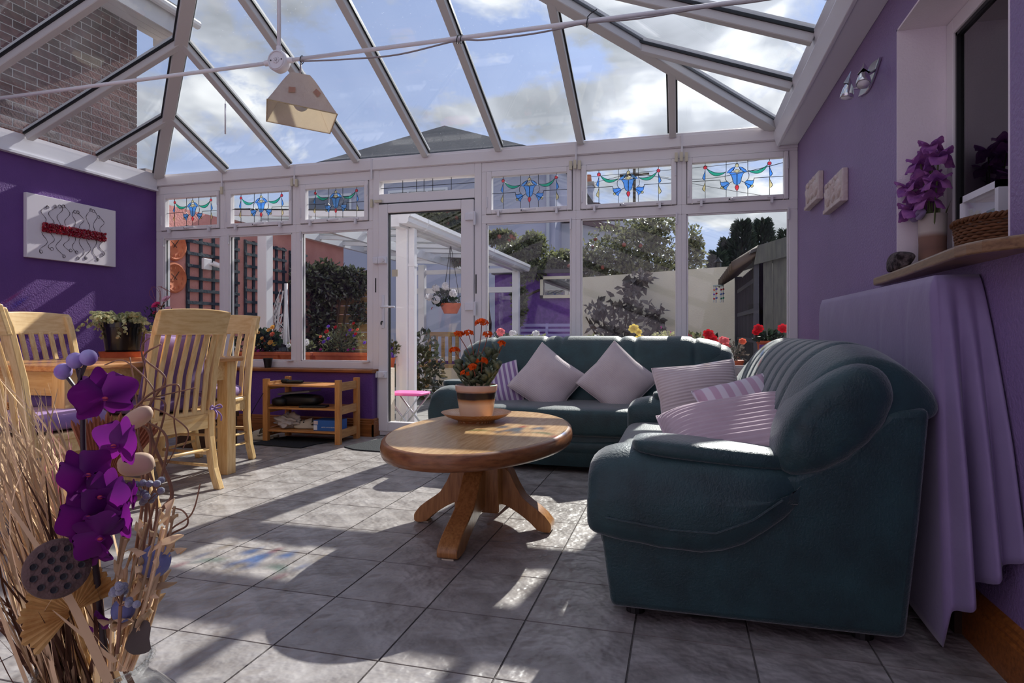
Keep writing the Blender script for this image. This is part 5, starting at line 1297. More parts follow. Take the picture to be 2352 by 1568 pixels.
# berries, balls, pods, leaves
mat('berry', srgb(150, 150, 166), .8, .2, bump=.4, bs=120, sheen=.5); mat('ball_blue', srgb(128, 134, 184), .8, .2, bump=.2, bs=60)
for lb, pc_, D, base in (('grey berry cluster level with the chair foot', (345, 1128), 1.08, (320, 1400)), ('grey berry cluster just above the vase rim', (285, 1365), 1.0, (270, 1500))):
    T = thing('berry_spray', lb, 'berries', at(*base, D), 0, 'grey berry sprays in the vase'); hub = at(pc_[0] - 8, pc_[1] + 25, D)
    MB().tube([at(*base, D), hub], .0028, 6).build('stem', 'twig', T)
    for k in range(14):
        p = at(pc_[0] + Rg.uniform(-34, 34), pc_[1] + Rg.uniform(-26, 26), D + Rg.uniform(-.02, .02)); q = MB().tube([hub, p], .001, 4).build('stalk', 'twig', T)
        MB().sq(p, (.0062, .0062, .006), nu=12, nv=8).build('berry', 'berry', T, smooth=True)
for lb, (px, py), D, r_ in (('large slate-blue ball pick at the side of the vase', (356, 1288), 1.07, .025), ('slate-blue ball pick half hidden by berries', (283, 1400), 1.04, .018)):
    T = thing('ball_pick', lb, 'ornament', at(px, py, D), 0, 'slate-blue ball picks')
    MB().sq((0, 0, 0), (r_, r_, r_ * 1.12)).build('ball', 'ball_blue', T, smooth=True, world=False); MB().tube([V((0, 0, -r_)), mouth - at(px, py, D) + V((.03, 0, 0))], .002, 5).build('stick', 'twig', T, world=False)
for k, (px, py, D, r_, ln, ang_) in enumerate([(312, 1066, 1.08, .020, .06, 200), (315, 960, 1.12, .016, .055, 60)]):
    mat('magnolia', srgb(216, 186, 160), .6, .3, trl=.2)
    b = MB(); b.sq(at(px, py, D), (ln * .62, .015, r_), .8, .9, rot('Y', -8 if k == 0 else -28)); tag(b.build('dried_pod', 'magnolia', smooth=True), ['smooth pale dried pod under the second orchid bloom', 'pale curled pod above the second orchid bloom'][k], 'seed pod', 'pale dried pods')
b = MB(); petal(b, at(288, 1490, 1.03), at(355, 1425, 1.03) - at(288, 1490, 1.03), (0, -1, .3), .065, .06, .1, .03); mat('leaf_brown', srgb(84, 74, 70), .7); tag(b.build('dried_leaf', 'leaf_brown', smooth=True, normals=False), 'dark pointed dried leaf over the vase rim', 'dried leaf')
T = thing('dried_bouquet', 'bundle of tan dried stems with curled leaves beside the orchid', 'dried stems', mouth)
for k in range(14):
    x_ = 250 + k * 9 + Rg.uniform(-8, 8); D = Rg.uniform(1.02, 1.12); tp = (x_ + 40 + Rg.uniform(-20, 25), 1180 + Rg.uniform(-20, 90))
    MB().tube(spl([at(250 + k * 4, 1540, 1.05), at((x_ + tp[0]) / 2 - 15, (1540 + tp[1]) / 2, D), at(*tp, D)], 5), .0024, 5).build('stem', 'straw', T)
    for q in range(4):
        t = .3 + .2 * q; p = at(250 + k * 4 + (tp[0] - 250 - k * 4) * t, 1540 + (tp[1] - 1540) * t, D); b = MB(); d = V((Rg.uniform(-.3, 1), Rg.uniform(-.5, .5), Rg.uniform(.1, 1)))
        petal(b, p, d, rv(Rg), Rg.uniform(.03, .05), .012, .5, .05, 5); b.build('leaf', 'straw', T, smooth=True, normals=False)
# ================================================================ GARDEN AND BEYOND
GZ = -.10
Ro = random.Random(31)
mat('paving', srgb(150, 146, 142), .8, .2, col2=srgb(124, 120, 118), ns=6, rnd=.08, bump=.3, bs=30); mat('soil_ground', srgb(96, 92, 80), .95, .1, col2=srgb(70, 74, 52), ns=2)
g = struct(MB().box(-40, 40, 5.1, 60, GZ - .4, GZ - .03).build('ground', 'soil_ground'), 'garden ground beyond the windows')
pav = struct(MB().box(-5.0, 2.4, 5.1, 11.4, GZ - .03, GZ - .008).build('patio', 'grout'), 'paved patio outside the garden door')
pm = MB().box(-.29, .29, -.29, .29, -.012, 0).mesh('paving_slab', 'paving')
for i in range(12):
    for j in range(10): inst('paving_slab', pm, pav, (-4.7 + i * .6, 5.42 + j * .6, GZ))
def foliage(mb, c, h, n, L, W, Rr, shell=.5, up=0.0):
    c = V(c)
    for k in range(n):
        d = rv(Rr); r_ = Rr.uniform(shell, 1.0); p = c + V((d.x * h[0] * r_, d.y * h[1] * r_, d.z * h[2] * r_))
        dd = (d * .6 + rv(Rr) + V((0, 0, up))); mb.leaf(p, dd, rv(Rr), L * Rr.uniform(.7, 1.3), W * Rr.uniform(.7, 1.3))
mat('leaf_olive', srgb(112, 116, 80), .3, .6, rnd=.5, island=True, trl=.35); mat('leaf_apple', srgb(116, 118, 88), .3, .6, rnd=.5, island=True, trl=.35)
mat('leaf_ivy', srgb(76, 82, 60), .18, 1.0, rnd=.5, island=True, trl=.28); mat('leaf_shrub', srgb(108, 100, 94), .4, .5, rnd=.4, island=True, trl=.25); mat('conifer', srgb(58, 72, 60), .6, .3, rnd=.4, island=True, trl=.1)
mat('bark', srgb(84, 70, 58), .9, .1, bump=.5, bs=20)
# ---- neighbouring brick house beyond the roof
mat('brick', srgb(104, 68, 64), .85, .2, col2=srgb(80, 52, 50), ns=14, rnd=.4, island=True, bump=.4, bs=40); mat('mortar', srgb(176, 166, 160), .95, .1); mat('soffit', srgb(206, 200, 198), .5); mat('slate', srgb(74, 72, 72), .7, .3, rnd=.2, col2=srgb(90, 88, 86), ns=10)
BX, BY = -5.90, 5.66
T = thing('brick_house', 'neighbouring brick house with white soffit seen through the roof', 'building', (BX - .2, 3.0, 0))
MB().box(BX - 3, BX - .003, -2, BY - .004, 0, 4.45).build('wall', 'mortar', T)
bmesh_ = MB().box(-.0, .012, -.107, .107, -.0325, .0325).mesh('brick', 'brick')
restb = MB(); base = TOP(T)
for r_ in range(0, 58):
    z = .1 + .0755 * r_; off = .1125 if r_ % 2 else 0
    for k in range(0, 30):
        y = BY - .107 - off - .226 * k
        if k == 0 and off: (MB().box(BX - .012, BX, BY - .1, BY, z - .0325, z + .0325).build('brick', 'brick', T) if z > 2.2 else restb.box(BX - .012, BX, BY - .1, BY, z - .0325, z + .0325))
        if y < -1: break
        if z > 2.2 and y > 3.9: inst('brick', bmesh_, T, V((BX - .012, y, z)) - base)
        else: restb.box(BX - .012, BX, y - .107, y + .107, z - .0325, z + .0325)
tag(restb.build('brickwork', 'brick', T), kind='stuff')
for k in range(4): MB().box(BX - .05 + .10 * k, BX + .045 + .10 * k, 3.2, 5.98, 4.33, 4.345).build('soffit_board', 'soffit', T)
MB().box(BX + .35, BX + .375, 3.2, 6.0, 4.27, 4.56).box(BX - .1, BX + .375, 5.98, 6.005, 4.27, 4.56).build('fascia', 'soffit', T)
MB().tube([(BX + .43, 3.2, 4.50), (BX + .43, 6.10, 4.50)], .05, 10).build('gutter', 'soffit', T)
MB().prism([(BX + .42, 4.52), (BX + .42, 4.58), (BX - 3, 6.2), (BX - 3, 5.0)], 'y', -2, 6.02).build('roof', 'slate', T)
MB().box(BX + .0, BX + .16, 5.62, 5.80, 2.55, 2.72).build('vent_cowl', 'mortar', T)
# ---- pink boundary wall with trellis, clocks, camera
mat('pink_render', srgb(218, 156, 148), .85, .2, col2=srgb(206, 142, 136), ns=3, bump=.3, bs=50); mat('cream_render', srgb(240, 230, 208), .85, .2, col2=srgb(232, 220, 198), ns=2, bump=.2, bs=50); mat('purple_out', srgb(118, 76, 160), .7, .3, col2=srgb(98, 60, 136), ns=14, nd=6, bump=.5, bs=30); mat('navy_wood', srgb(44, 54, 66), .6, .3, col2=srgb(54, 64, 74), ns=8, bump=.3, bs=30)
struct(MB().box(-5.3, -5.02, 5.12, 8.6, GZ, 2.19).build('wall_garden', 'pink_render'), 'pink rendered garden wall seen through the corner window')
WX = -5.02
def trellis(label, y0, y1, z0, z1, nv, nh):
    T = thing('trellis', label, 'trellis', (WX + .02, (y0 + y1) / 2, z0), 0, 'navy wooden trellis panels')
    for k in range(nv): y = y0 + (y1 - y0) * k / (nv - 1); MB().box(WX + .003, WX + .021, y - .018, y + .018, z0, z1).build('lath', 'navy_wood', T)
    for k in range(nh): z = z0 + .03 + (z1 - z0 - .06) * k / (nh - 1); MB().box(WX + .021, WX + .039, y0 - .03, y1 + .03, z - .016, z + .016).build('lath', 'navy_wood', T)
trellis('navy trellis panel nearest the terracotta clocks', 5.44, 6.18, .92, 2.02, 5, 9)
trellis('navy trellis panel behind the white canopy post', 6.34, 7.08, .80, 2.0, 6, 9)
trellis('navy trellis panel beside the ivy hedge', 7.22, 7.55, .80, 1.98, 4, 9)
mat('clay', srgb(206, 122, 84), .75, .3, col2=srgb(190, 104, 70), ns=8)
for lb, z in (('upper terracotta clock on the pink wall', 1.785), ('lower terracotta clock on the pink wall', 1.455)):
    T = thing('wall_clock', lb, 'clock', (WX, 5.255, z), 0, 'terracotta wall clocks'); q = rot('Y', 90)
    MB().lathe([(0, 0), (.150, 0), (.158, .012), (.152, .028), (.138, .032), (.128, .020), (0, .018)], 40, (0, 0, 0), q, cap=False).build('face', 'clay', T, smooth=True, world=False, ang=50)
    for k in range(12):
        a = k * PI / 6; MB().box(.018, .026, -.006 + .105 * math.cos(a), .006 + .105 * math.cos(a), -.012 + .105 * math.sin(a), .012 + .105 * math.sin(a)).build('numeral', 'clay', T, world=False)
    for a, ln in ((.9, .085), (2.5, .06)): MB().bar((.026, -.03 * math.cos(a), -.03 * math.sin(a)), (.026, ln * math.cos(a), ln * math.sin(a)), .006, .003, (1, 0, 0)).build('hand', 'lead', T, world=False)
T = thing('security_camera', 'white security camera on the pink wall over the trellis', 'camera', (WX + .045, 5.80, 1.63))
MB().box(WX + .04, WX + .075, 5.60, 5.72, 1.575, 1.695).build('junction_box', 'white_plastic', T, bevel=.006); MB().tube(spl([(WX + .07, 5.68, 1.64), (WX + .11, 5.70, 1.635), (WX + .13, 5.73, 1.625)], 4), .014, 10).build('bracket', 'white_plastic', T, smooth=True)
MB().tube([(WX + .11, 5.69, 1.645), (WX + .18, 5.80, 1.605)], .028, 16).build('barrel', 'white_plastic', T, smooth=True); MB().tube([(WX + .177, 5.795, 1.607), (WX + .183, 5.805, 1.604)], .023, 16).build('lens', 'black_gloss', T, smooth=True)
tag(MB().lathe([(0, 0), (.20, 0), (.22, .30), (.19, .40), (.10, .44), (.06, .47), (0, .475)], 28, (-4.62, 6.35, GZ)).xf(Matrix.Translation((0, 0, .42))).build('water_butt', 'black_gloss', smooth=True, ang=40), 'black plastic butt with domed lid by the trellis', 'barrel')
tag(MB().box(-4.88, -4.36, 6.1, 6.6, GZ, GZ + .42).build('plinth', 'mortar'), 'low masonry plinth carrying the black butt', 'plinth')
# ---- white patio canopy
CXR, CZ = -2.85, 2.03
T = thing('patio_canopy', 'white glazed patio canopy with gutter and square posts', 'canopy', (CXR, 8.2, GZ))
for (x, y, s) in ((CXR - .02, 6.16, .13), (CXR - .02, 10.9, .12), (-4.60, 6.16, .12), (-4.7, 10.9, .12)):
    MB().box(x - s / 2, x + s / 2, y - s / 2, y + s / 2, GZ, CZ - .03 if x > -4 else CZ + .13).build('post', 'white_gloss', T, bevel=.006)
dp = MB().box(CXR + .045, CXR + .115, 6.13, 6.20, GZ, CZ - .02).build('downpipe', 'white_gloss', T, bevel=.006)
MB().box(CXR + .04, CXR + .12, 6.125, 6.205, 1.60, 1.63).build('pipe_clip', 'white_gloss', dp)
gp = [(0, .09), (0, 0), (.02, -.02), (.09, -.02), (.11, .0), (.115, .04), (.13, .055), (.13, .10), (.118, .10), (.118, .06), (.10, .045), (.095, .005), (.085, -.006), (.025, -.006), (.012, .006), (.012, .09)]
MB().prism([(CXR + .06 + a, CZ + b) for a, b in gp], 'y', 5.86, 11.15).build('gutter', 'white_gloss', T)
MB().prism([(CXR + .06 + a, CZ + b) for a, b in gp[:8]], 'y', 5.85, 5.865).build('gutter_end', 'white_gloss', T)
for y in (6.35, 7.6, 8.85, 10.1): MB().prism([(CXR + .055 + a * 1.06, CZ - .004 + b * 1.04) for a, b in gp], 'y', y, y + .03).build('gutter_bracket', 'white_gloss', T)
def cz(x): return CZ + .10 + (CXR - x) * .06
MB().bar((CXR, 5.9, CZ + .03), (CXR, 11.1, CZ + .03), .10, .14).build('eaves_beam', 'white_gloss', T)
MB().bar((-4.98, 5.9, cz(-4.98)), (-4.98, 11.1, cz(-4.98)), .07, .14).build('wall_plate', 'white_gloss', T)
for k in range(9):
    y = 5.95 + .635 * k; MB().bar((CXR + .02, y, cz(CXR) - .01), (-4.97, y, cz(-4.97) - .01), .05, .06).build('glazing_bar', 'white_gloss', T)
    MB().bar((CXR + .02, y, cz(CXR) + .028), (-4.97, y, cz(-4.97) + .028), .06, .012).build('seal', 'gasket', T)
    if k < 8: MB().plate([(CXR + .06, y + .02, cz(CXR) + .02), (CXR + .06, y + .615, cz(CXR) + .02), (-4.97, y + .615, cz(-4.97) + .02), (-4.97, y + .02, cz(-4.97) + .02)], (0, 0, 1), .008).build('roof_sheet', 'canopy_glass', T)
MB().bar((-3.9, 5.9, cz(-3.9) - .09), (-3.9, 11.1, cz(-3.9) - .09), .06, .12).build('purlin', 'white_gloss', T)
# glazed end screen of the canopy
T = thing('glazed_screen', 'white framed glazed screen on a low cream wall closing the canopy end', 'screen', (-3.9, 10.9, GZ))
MB().box(-5.0, CXR, 10.86, 11.0, GZ, .24).build('low_wall', 'cream_render', T); MB().box(-5.0, CXR, 10.85, 11.01, .24, .36).build('coping', 'purple_wall', T)
MB().box(-5.0, CXR, 10.9, 10.96, .36, .44).build('rail', 'white_gloss', T); MB().box(-5.0, CXR, 10.9, 10.96, 1.62, 1.72).build('rail', 'white_gloss', T); MB().box(-5.0, CXR, 10.9, 10.96, 1.98, 2.06).build('rail', 'white_gloss', T)
for x in (-4.97, -3.66, -2.93): MB().box(x, x + .08, 10.9, 10.96, .36, 2.05).build('mullion', 'white_gloss', T)
MB().box(-4.9, -3.66, 10.925, 10.932, .44, 1.62).build('pane', 'glass', T); MB().box(-3.58, -2.93, 10.925, 10.932, .44, 1.62).build('pane', 'glass', T)
# hanging basket on the gutter
hb = at(1035, 700, 7.95)
T = thing('hanging_basket', 'terracotta hanging basket of white geraniums under the gutter', 'planter', hb)
MB().lathe([(0, -.11), (.085, -.11), (.135, .0), (.14, .02), (.13, .02), (0, .0)], 28, cap=False).build('bowl', 'terracotta', T, smooth=True, world=False, ang=40)
for k in range(3):
    a = k * 2.1; MB().tube([(.13 * math.cos(a), .13 * math.sin(a), .02), (0, 0, CZ - hb.z)], .004, 4).build('chain', 'lead', T, world=False)
fo = MB(); foliage(fo, (-.06, -.02, .08), (.17, .15, .12), 420, .05, .035, Ro); tag(fo.build('foliage', 'leaf_dark', T, world=False, normals=False), kind='stuff')
mat('petal_white', srgb(232, 228, 232), .6, trl=.3); mat('petal_red', srgb(206, 14, 30), .55, trl=.3); mat('petal_yellow', srgb(238, 214, 110), .6, trl=.35); mat('petal_coral', srgb(244, 128, 96), .6, trl=.35); mat('petal_salmon', srgb(240, 130, 136), .6, trl=.35); mat('petal_orange', srgb(240, 176, 84), .6, trl=.35); mat('petal_violet', srgb(130, 84, 206), .6, trl=.35); mat('petal_magenta', srgb(186, 34, 150), .6, trl=.35)
def blossom(T, c, r_, m, n=9, layers=3):
    b = MB()
    if n == 1: rosette(b, c, r_, (0, -.8, .5), layers, 5, Rr=Ro)
    else:
        for k in range(n):
            d = rv(Ro); d.y = -abs(d.y); rosette(b, V(c) + d * r_ * .6, r_ * .5, d, 2, 4, Rr=Ro)
    return b.build('flower', m, T, world=False, normals=False)
for c in ((-.16, -.10, .21), (-.02, -.12, .23), (-.13, -.17, .06), (-.24, -.13, .10), (.08, -.12, .14)): blossom(T, c, .07, 'petal_white')
blossom(T, (-.20, -.1, -.05), .03, 'petal_red', 3)
# pink folding stool
T = thing('folding_stool', 'small folding stool with a pink seat on the patio', 'stool', (-2.57, 5.62, GZ))
mat('pink_seat', srgb(224, 90, 160), .7); mat('alu', srgb(180, 184, 190), .3, metal=.8)
MB().sq((-2.57, 5.62, .30), (.19, .15, .018), .5, .3).build('seat', 'pink_seat', T, smooth=True)
for y in (5.49, 5.75):
    for s in (-1, 1): MB().tube([(-2.57 + s * .17, y, .285), (-2.57 - s * .15, y, GZ)], .009, 8).build('leg', 'alu', T, smooth=True)
for s in (-1, 1): MB().tube([(-2.57 + s * .15, 5.49, GZ + .01), (-2.57 + s * .15, 5.75, GZ + .01)], .009, 8).build('foot_bar', 'alu', T, smooth=True)
# ivy hedge, slatted fence
mat('fence_wood', srgb(186, 152, 108), .8, .2, col2=srgb(156, 124, 88), ns=5, st=(1, 10, 10), rnd=.12)
T = thing('board_fence', 'horizontal board fence partly covered in ivy', 'fence', (-4.6, 7.95, GZ))
for k in range(15): MB().box(-5.0, -4.08, 7.94, 7.965 - .006 * (k % 2), GZ + .125 * k, GZ + .118 + .125 * k).build('board', 'fence_wood', T)
for x in (-5.0, -4.16): MB().box(x, x + .08, 7.97, 8.05, GZ, 1.8).build('post', 'fence_wood', T)
T = thing('ivy_hedge', 'dark glossy ivy hedge growing over the fence', 'hedge', (-4.6, 7.7, GZ))
fo = MB()
for c, h, n_ in (((-4.84, 7.72, .85), (.15, .22, .95), 2000), ((-4.72, 7.65, 1.6), (.30, .26, .28), 1500), ((-4.40, 7.75, 1.58), (.28, .17, .22), 700), ((-4.34, 7.84, 1.15), (.14, .08, .20), 160), ((-4.5, 7.84, .75), (.12, .08, .2), 90), ((-4.85, 7.35, 1.65), (.14, .28, .18), 420)):
    foliage(fo, c, h, n_, .075, .045, Ro, .55)
tag(fo.build('foliage', 'leaf_ivy', T, normals=False), kind='stuff')
for k in range(4): MB().tube(spl([(-4.9 + .06 * k, 7.72 + .04 * k, GZ), (-4.86 + .08 * k, 7.74 + .03 * k, .7), (-4.8 + .12 * k, 7.76, 1.5)], 5), .016, 6).build('stem', 'bark', T, smooth=True)
# folded rotary airer with loose cords
T = thing('rotary_airer', 'folded white rotary clothes airer with tangled cords', 'airer', (-4.72, 6.72, GZ))
MB().tube([(-4.72, 6.72, GZ), (-4.72, 6.72, 1.50)], .022, 10).build('pole', 'white_plastic', T, smooth=True)
for k in range(4): a = k * PI / 2; MB().tube([(-4.72, 6.72, 1.48), (-4.72 + .06 * math.cos(a), 6.72 + .06 * math.sin(a), .55)], .010, 6).build('arm', 'white_plastic', T, smooth=True)
for k in range(22):
    z0 = Ro.uniform(.9, 1.45); x0 = -4.74 + Ro.uniform(-.05, .03); pts = spl([(x0, 6.67, z0), (x0 - Ro.uniform(.02, .16), 6.62, z0 - Ro.uniform(.2, .5)), (x0 + Ro.uniform(-.08, .08), 6.65, z0 - Ro.uniform(.4, .8))], 5); MB().tube(pts, .004, 4).build('cord', 'white_plastic', T)
# planters on the outer ledge by the shoe-rack windows
struct(MB().box(-4.92, -2.62, 5.06, 5.42, GZ, .56).box(-1.62, 2.0, 5.06, 5.55, GZ, .50).build('trim_20', 'cream_render'), 'outer window ledge carrying the flower boxes')
def trough(label, x0, x1, y, z=.56, h=.15, d=.16):
    T = thing('flower_trough', label, 'planter', ((x0 + x1) / 2, y, z), 0, 'terracotta window troughs')
    w_ = (x1 - x0) / 2; b = MB(); n_ = .88
    vs_ = [(-w_ * n_, -d / 2 * n_, 0), (w_ * n_, -d / 2 * n_, 0), (w_ * n_, d / 2 * n_, 0), (-w_ * n_, d / 2 * n_, 0), (-w_, -d / 2, h - .03), (w_, -d / 2, h - .03), (w_, d / 2, h - .03), (-w_, d / 2, h - .03)]
    b.add(vs_, [(0, 3, 2, 1), (0, 1, 5, 4), (1, 2, 6, 5), (2, 3, 7, 6), (3, 0, 4, 7), (4, 5, 6, 7)]); b.build('body', 'terracotta', T, world=False)
    MB().box(-w_ - .012, w_ + .012, -d / 2 - .012, d / 2 + .012, h - .032, h).build('rim', 'terracotta', T, bevel=.004, world=False)
    MB().box(-w_ + .005, w_ - .005, -d / 2 + .005, d / 2 - .005, h, h + .004).build('soil', 'soil', T, world=False)
trough('terracotta trough with orange begonias', -4.02, -3.70, 5.22); trough('terracotta trough with white pansies', -3.66, -3.34, 5.2); trough('long terracotta trough with mixed flowers', -3.30, -2.74, 5.22)
trough('terracotta trough half hidden behind the dining chairs', -4.70, -4.10, 5.22)
def plant(label, c, h, n_, L, W, m, flowers, cat='plant', name='bedding_plant', up=.4, group=None, stems=6):
    """leafy plant at c with a foliage mound and its own flowers (offset, radius, material, n)"""
    T = thing(name, label, cat, c, 0, group); fo = MB(); foliage(fo, (0, 0, h[2] * .9), h, n_, L, W, Ro, .35, up)
    tag(fo.build('foliage', m, T, world=False, normals=False), kind='stuff')
    st = MB()
    for k in range(stems): a = Ro.uniform(0, 6); st.tube(spl([(0, 0, 0), (h[0] * .4 * math.cos(a), h[1] * .4 * math.sin(a), h[2] * .7), (h[0] * .7 * math.cos(a), h[1] * .7 * math.sin(a), h[2] * 1.4)], 3), .004, 4)
    st.build('stems', 'leaf_dark', T, world=False)
    for off, r_, fm_, n2 in flowers: blossom(T, off, r_, fm_, n2)
    return T
def rf(n_, h, z, r0, ms, n2=1): return [((Ro.uniform(-h, h), Ro.uniform(-.09, -.03), Ro.uniform(*z)), Ro.uniform(*r0), Ro.choice(ms), n2) for _ in range(n_)]
plant('orange and yellow begonias in the corner trough', (-3.87, 5.2, .71), (.17, .10, .11), 420, .05, .035, 'leaf_dark', rf(16, .17, (.06, .24), (.018, .034), ['petal_orange', 'petal_coral', 'petal_yellow', 'petal_orange']) + rf(3, .17, (.0, .04), (.016, .02), ['petal_magenta']))
plant('white pansies in the small trough', (-3.48, 5.2, .71), (.13, .08, .06), 240, .04, .02, 'leaf_olive', rf(7, .12, (.06, .13), (.022, .03), ['petal_white']))
plant('sparse violet and orange flowers in the long trough', (-3.05, 5.22, .71), (.26, .09, .13), 420, .045, .014, 'leaf_olive', rf(7, .25, (.08, .26), (.014, .02), ['petal_violet']) + rf(7, .22, (.12, .28), (.014, .022), ['petal_coral', 'petal_red']) + rf(3, .25, (.0, .04), (.012, .018), ['petal_magenta']))
plant('violet trailing flowers in the trough behind the chairs', (-4.4, 5.22, .71), (.26, .08, .08), 300, .05, .03, 'leaf_dark', rf(6, .25, (.04, .14), (.014, .02), ['petal_violet', 'petal_white']))
plant('violet petunias hanging on the canopy post outside the door', (-2.98, 6.03, .62), (.10, .1, .10), 160, .04, .025, 'leaf_dark', rf(8, .06, (.0, .22), (.018, .024), ['petal_violet']), stems=3)
tag(MB().lathe([(0, 0), (.05, 0), (.075, .12), (.08, .13), (.07, .13), (0, .12)], 20, (-2.98, 6.015, .50), cap=False).build('post_planter', 'terracotta', smooth=True, ang=40), 'small terracotta planter fixed to the canopy post', 'planter')
plant('dark leafy shrub growing under the canopy', (-3.75, 8.6, GZ), (.35, .3, .55), 500, .11, .06, 'leaf_ivy', [], name='shrub', cat='shrub', up=.3)
# row of flowers outside, over the back of the far sofa
row = [('salmon pink geranium over the end of the far sofa', 1152, 778, .13, [((0, -.03, .13), .055, 'petal_salmon', 9), ((-.12, -.02, .10), .018, 'petal_salmon', 3)], 'leaf_dark'),
       ('white flower head next to the pink geranium', 1180, 785, .10, [((0, -.03, .12), .045, 'petal_white', 7)], 'leaf_olive'),
       ('single white bloom in front of the lavender bench', 1232, 783, .10, [((0, -.03, .11), .036, 'petal_white', 1)], 'leaf_olive'),
       ('cluster of small white flowers under the climbing shrub', 1362, 785, .11, [((-.04, -.03, .08), .035, 'petal_white', 8), ((.03, -.03, .10), .04, 'petal_white', 8), ((.13, -.03, .06), .03, 'petal_white', 5)], 'leaf_olive'),
       ('pink-tinged variegated shrub before the cream wall', 1525, 775, .17, [((-.08, -.08, .10), .012, 'petal_magenta', 3), ((.05, -.08, .16), .012, 'petal_magenta', 3), ((.1, -.08, .08), .012, 'petal_magenta', 3), ((-.02, -.1, .2), .012, 'petal_magenta', 3)], 'variegated'),
       ('red begonia beside the corner mullion', 1585, 780, .10, [((-.05, -.06, .10), .035, 'petal_red', 1), ((-.02, -.06, .06), .04, 'petal_red', 1)], 'leaf_olive'),
       ('large red begonia between the two sofas', 1632, 790, .14, [((0, -.1, .12), .055, 'petal_red', 1), ((-.02, -.1, .17), .045, 'petal_red', 1), ((.02, -.1, .07), .035, 'petal_red', 1)], 'leaf_olive'),
       ('coral begonia in a pale pot between the two sofas', 1682, 800, .17, rf(10, .13, (.02, .20), (.02, .034), ['petal_coral', 'petal_salmon', 'petal_coral']), 'leaf_shrub'),
       ('red begonia against the grey shed', 1765, 775, .10, [((-.08, -.06, .12), .04, 'petal_red', 1), ((-.1, -.06, .09), .03, 'petal_red', 1), ((.1, -.06, .12), .042, 'petal_red', 1)], 'leaf_dark')]
for lb, px, py, hh, fl_, lm in row:
    D = 5.35 * .9654 + .0; p = at(px, py, 1.0) - V((0, 0, CAMH)); t_ = 5.32 / p.y; x_ = p.x * t_; z_ = CAMH + p.z * t_
    z_ += .055; zb = max(.52, z_ - hh)
    P0 = thing('plant_pot', 'terracotta pot of the ' + lb, 'pot', (x_, 5.32, .50)); 
    MB().lathe([(0, 0), (.06, 0), (.085, max(.05, zb - .50)), (.09, max(.05, zb - .50)), (.09, max(.06, zb - .50 + .02)), (0, max(.06, zb - .50 + .015))], 20, cap=False).build('body', 'terracotta', P0, smooth=True, world=False, ang=40)
    plant(lb, (x_, 5.32, zb), (.11, .08, hh * .5), 190, .04, .026, lm, [((o_[0], o_[1], o_[2] - hh + .10 if False else o_[2]), r_, m_, n_) for o_, r_, m_, n_ in fl_])
T = plant('yellow rose bush outside the middle window', (-.36, 5.45, .60), (.17, .12, .13), 330, .045, .028, 'leaf_shrub', [((-.02, -.1, .33), .045, 'petal_yellow', 1), ((.03, -.12, .24), .045, 'petal_yellow', 1), ((-.13, -.12, .16), .05, 'petal_yellow', 1), ((.02, -.1, .3), .03, 'petal_yellow', 1)], name='rose_bush', cat='shrub')
mat('pot_glaze_pale', srgb(170, 186, 184), .4)
tag(MB().box(.60, .85, 5.2, 5.24, .50, .80).build('plaque_board', 'purple_wall'), 'purple board propped outside the corner window', 'board')
# ---- purple outbuilding with window and bench
T = thing('purple_outbuilding', 'purple rendered outbuilding under the apple tree', 'building', (-1.9, 12.2, GZ))
MB().box(-3.6, -1.86, 12.0, 14, GZ, 2.05).build('wall', 'purple_out', T); MB().box(-3.65, -1.81, 11.92, 14.1, 2.05, 2.12).build('roof', 'slate', T)
wy = 11.98
wo_ = MB().box(-2.66, -1.92, wy - .03, wy, 1.93, 1.99).box(-2.66, -1.92, wy - .03, wy, 1.56, 1.62).box(-2.66, -2.60, wy - .03, wy, 1.56, 1.99).box(-1.98, -1.92, wy - .03, wy, 1.56, 1.99).build('window_frame', 'cream_render', T)
MB().box(-2.60, -1.98, wy - .015, wy - .01, 1.62, 1.93).build('window_pane', 'dark_glass', T)
mat('lavender_paint', srgb(170, 160, 214), .5)
T = thing('garden_bench', 'lavender slatted bench in front of the purple outbuilding', 'bench', (-2.45, 11.2, GZ))
for k in range(5): MB().box(-2.98, -1.92, 11.42 + .02 * k, 11.445 + .02 * k, .62 + .095 * k, .675 + .095 * k).build('back_slat', 'lavender_paint', T)
for k in range(4): MB().box(-2.98, -1.92, 10.98 + .11 * k, 11.06 + .11 * k, .42, .445).build('seat_slat', 'lavender_paint', T)
for x in (-2.98, -2.45, -1.965): MB().prism([(11.0, GZ), (11.05, GZ), (11.07, .40), (11.36, .40), (11.40, GZ), (11.46, GZ), (11.42, .42), (11.54, 1.06), (11.50, 1.06), (11.37, .44), (11.0, .44)], 'x', x, x + .045).build('end_frame', 'lavender_paint', T)
# wooden bench under the canopy
T = thing('slatted_bench', 'weathered slatted bench under the canopy', 'bench', (-3.7, 9.9, GZ))
for k in range(9): MB().box(-4.30 + .13 * k, -4.24 + .13 * k, 10.2, 10.225, .35, .82).build('back_slat', 'fence_wood', T)
MB().box(-4.34, -3.18, 10.19, 10.235, .82, .90).build('top_rail', 'fence_wood', T); MB().box(-4.34, -3.18, 9.75, 10.2, .30, .34).build('seat', 'fence_wood', T)
for x in (-4.34, -3.24):
    for y in (9.77, 10.18): MB().box(x, x + .06, y, y + .05, GZ, .32).build('leg', 'fence_wood', T)
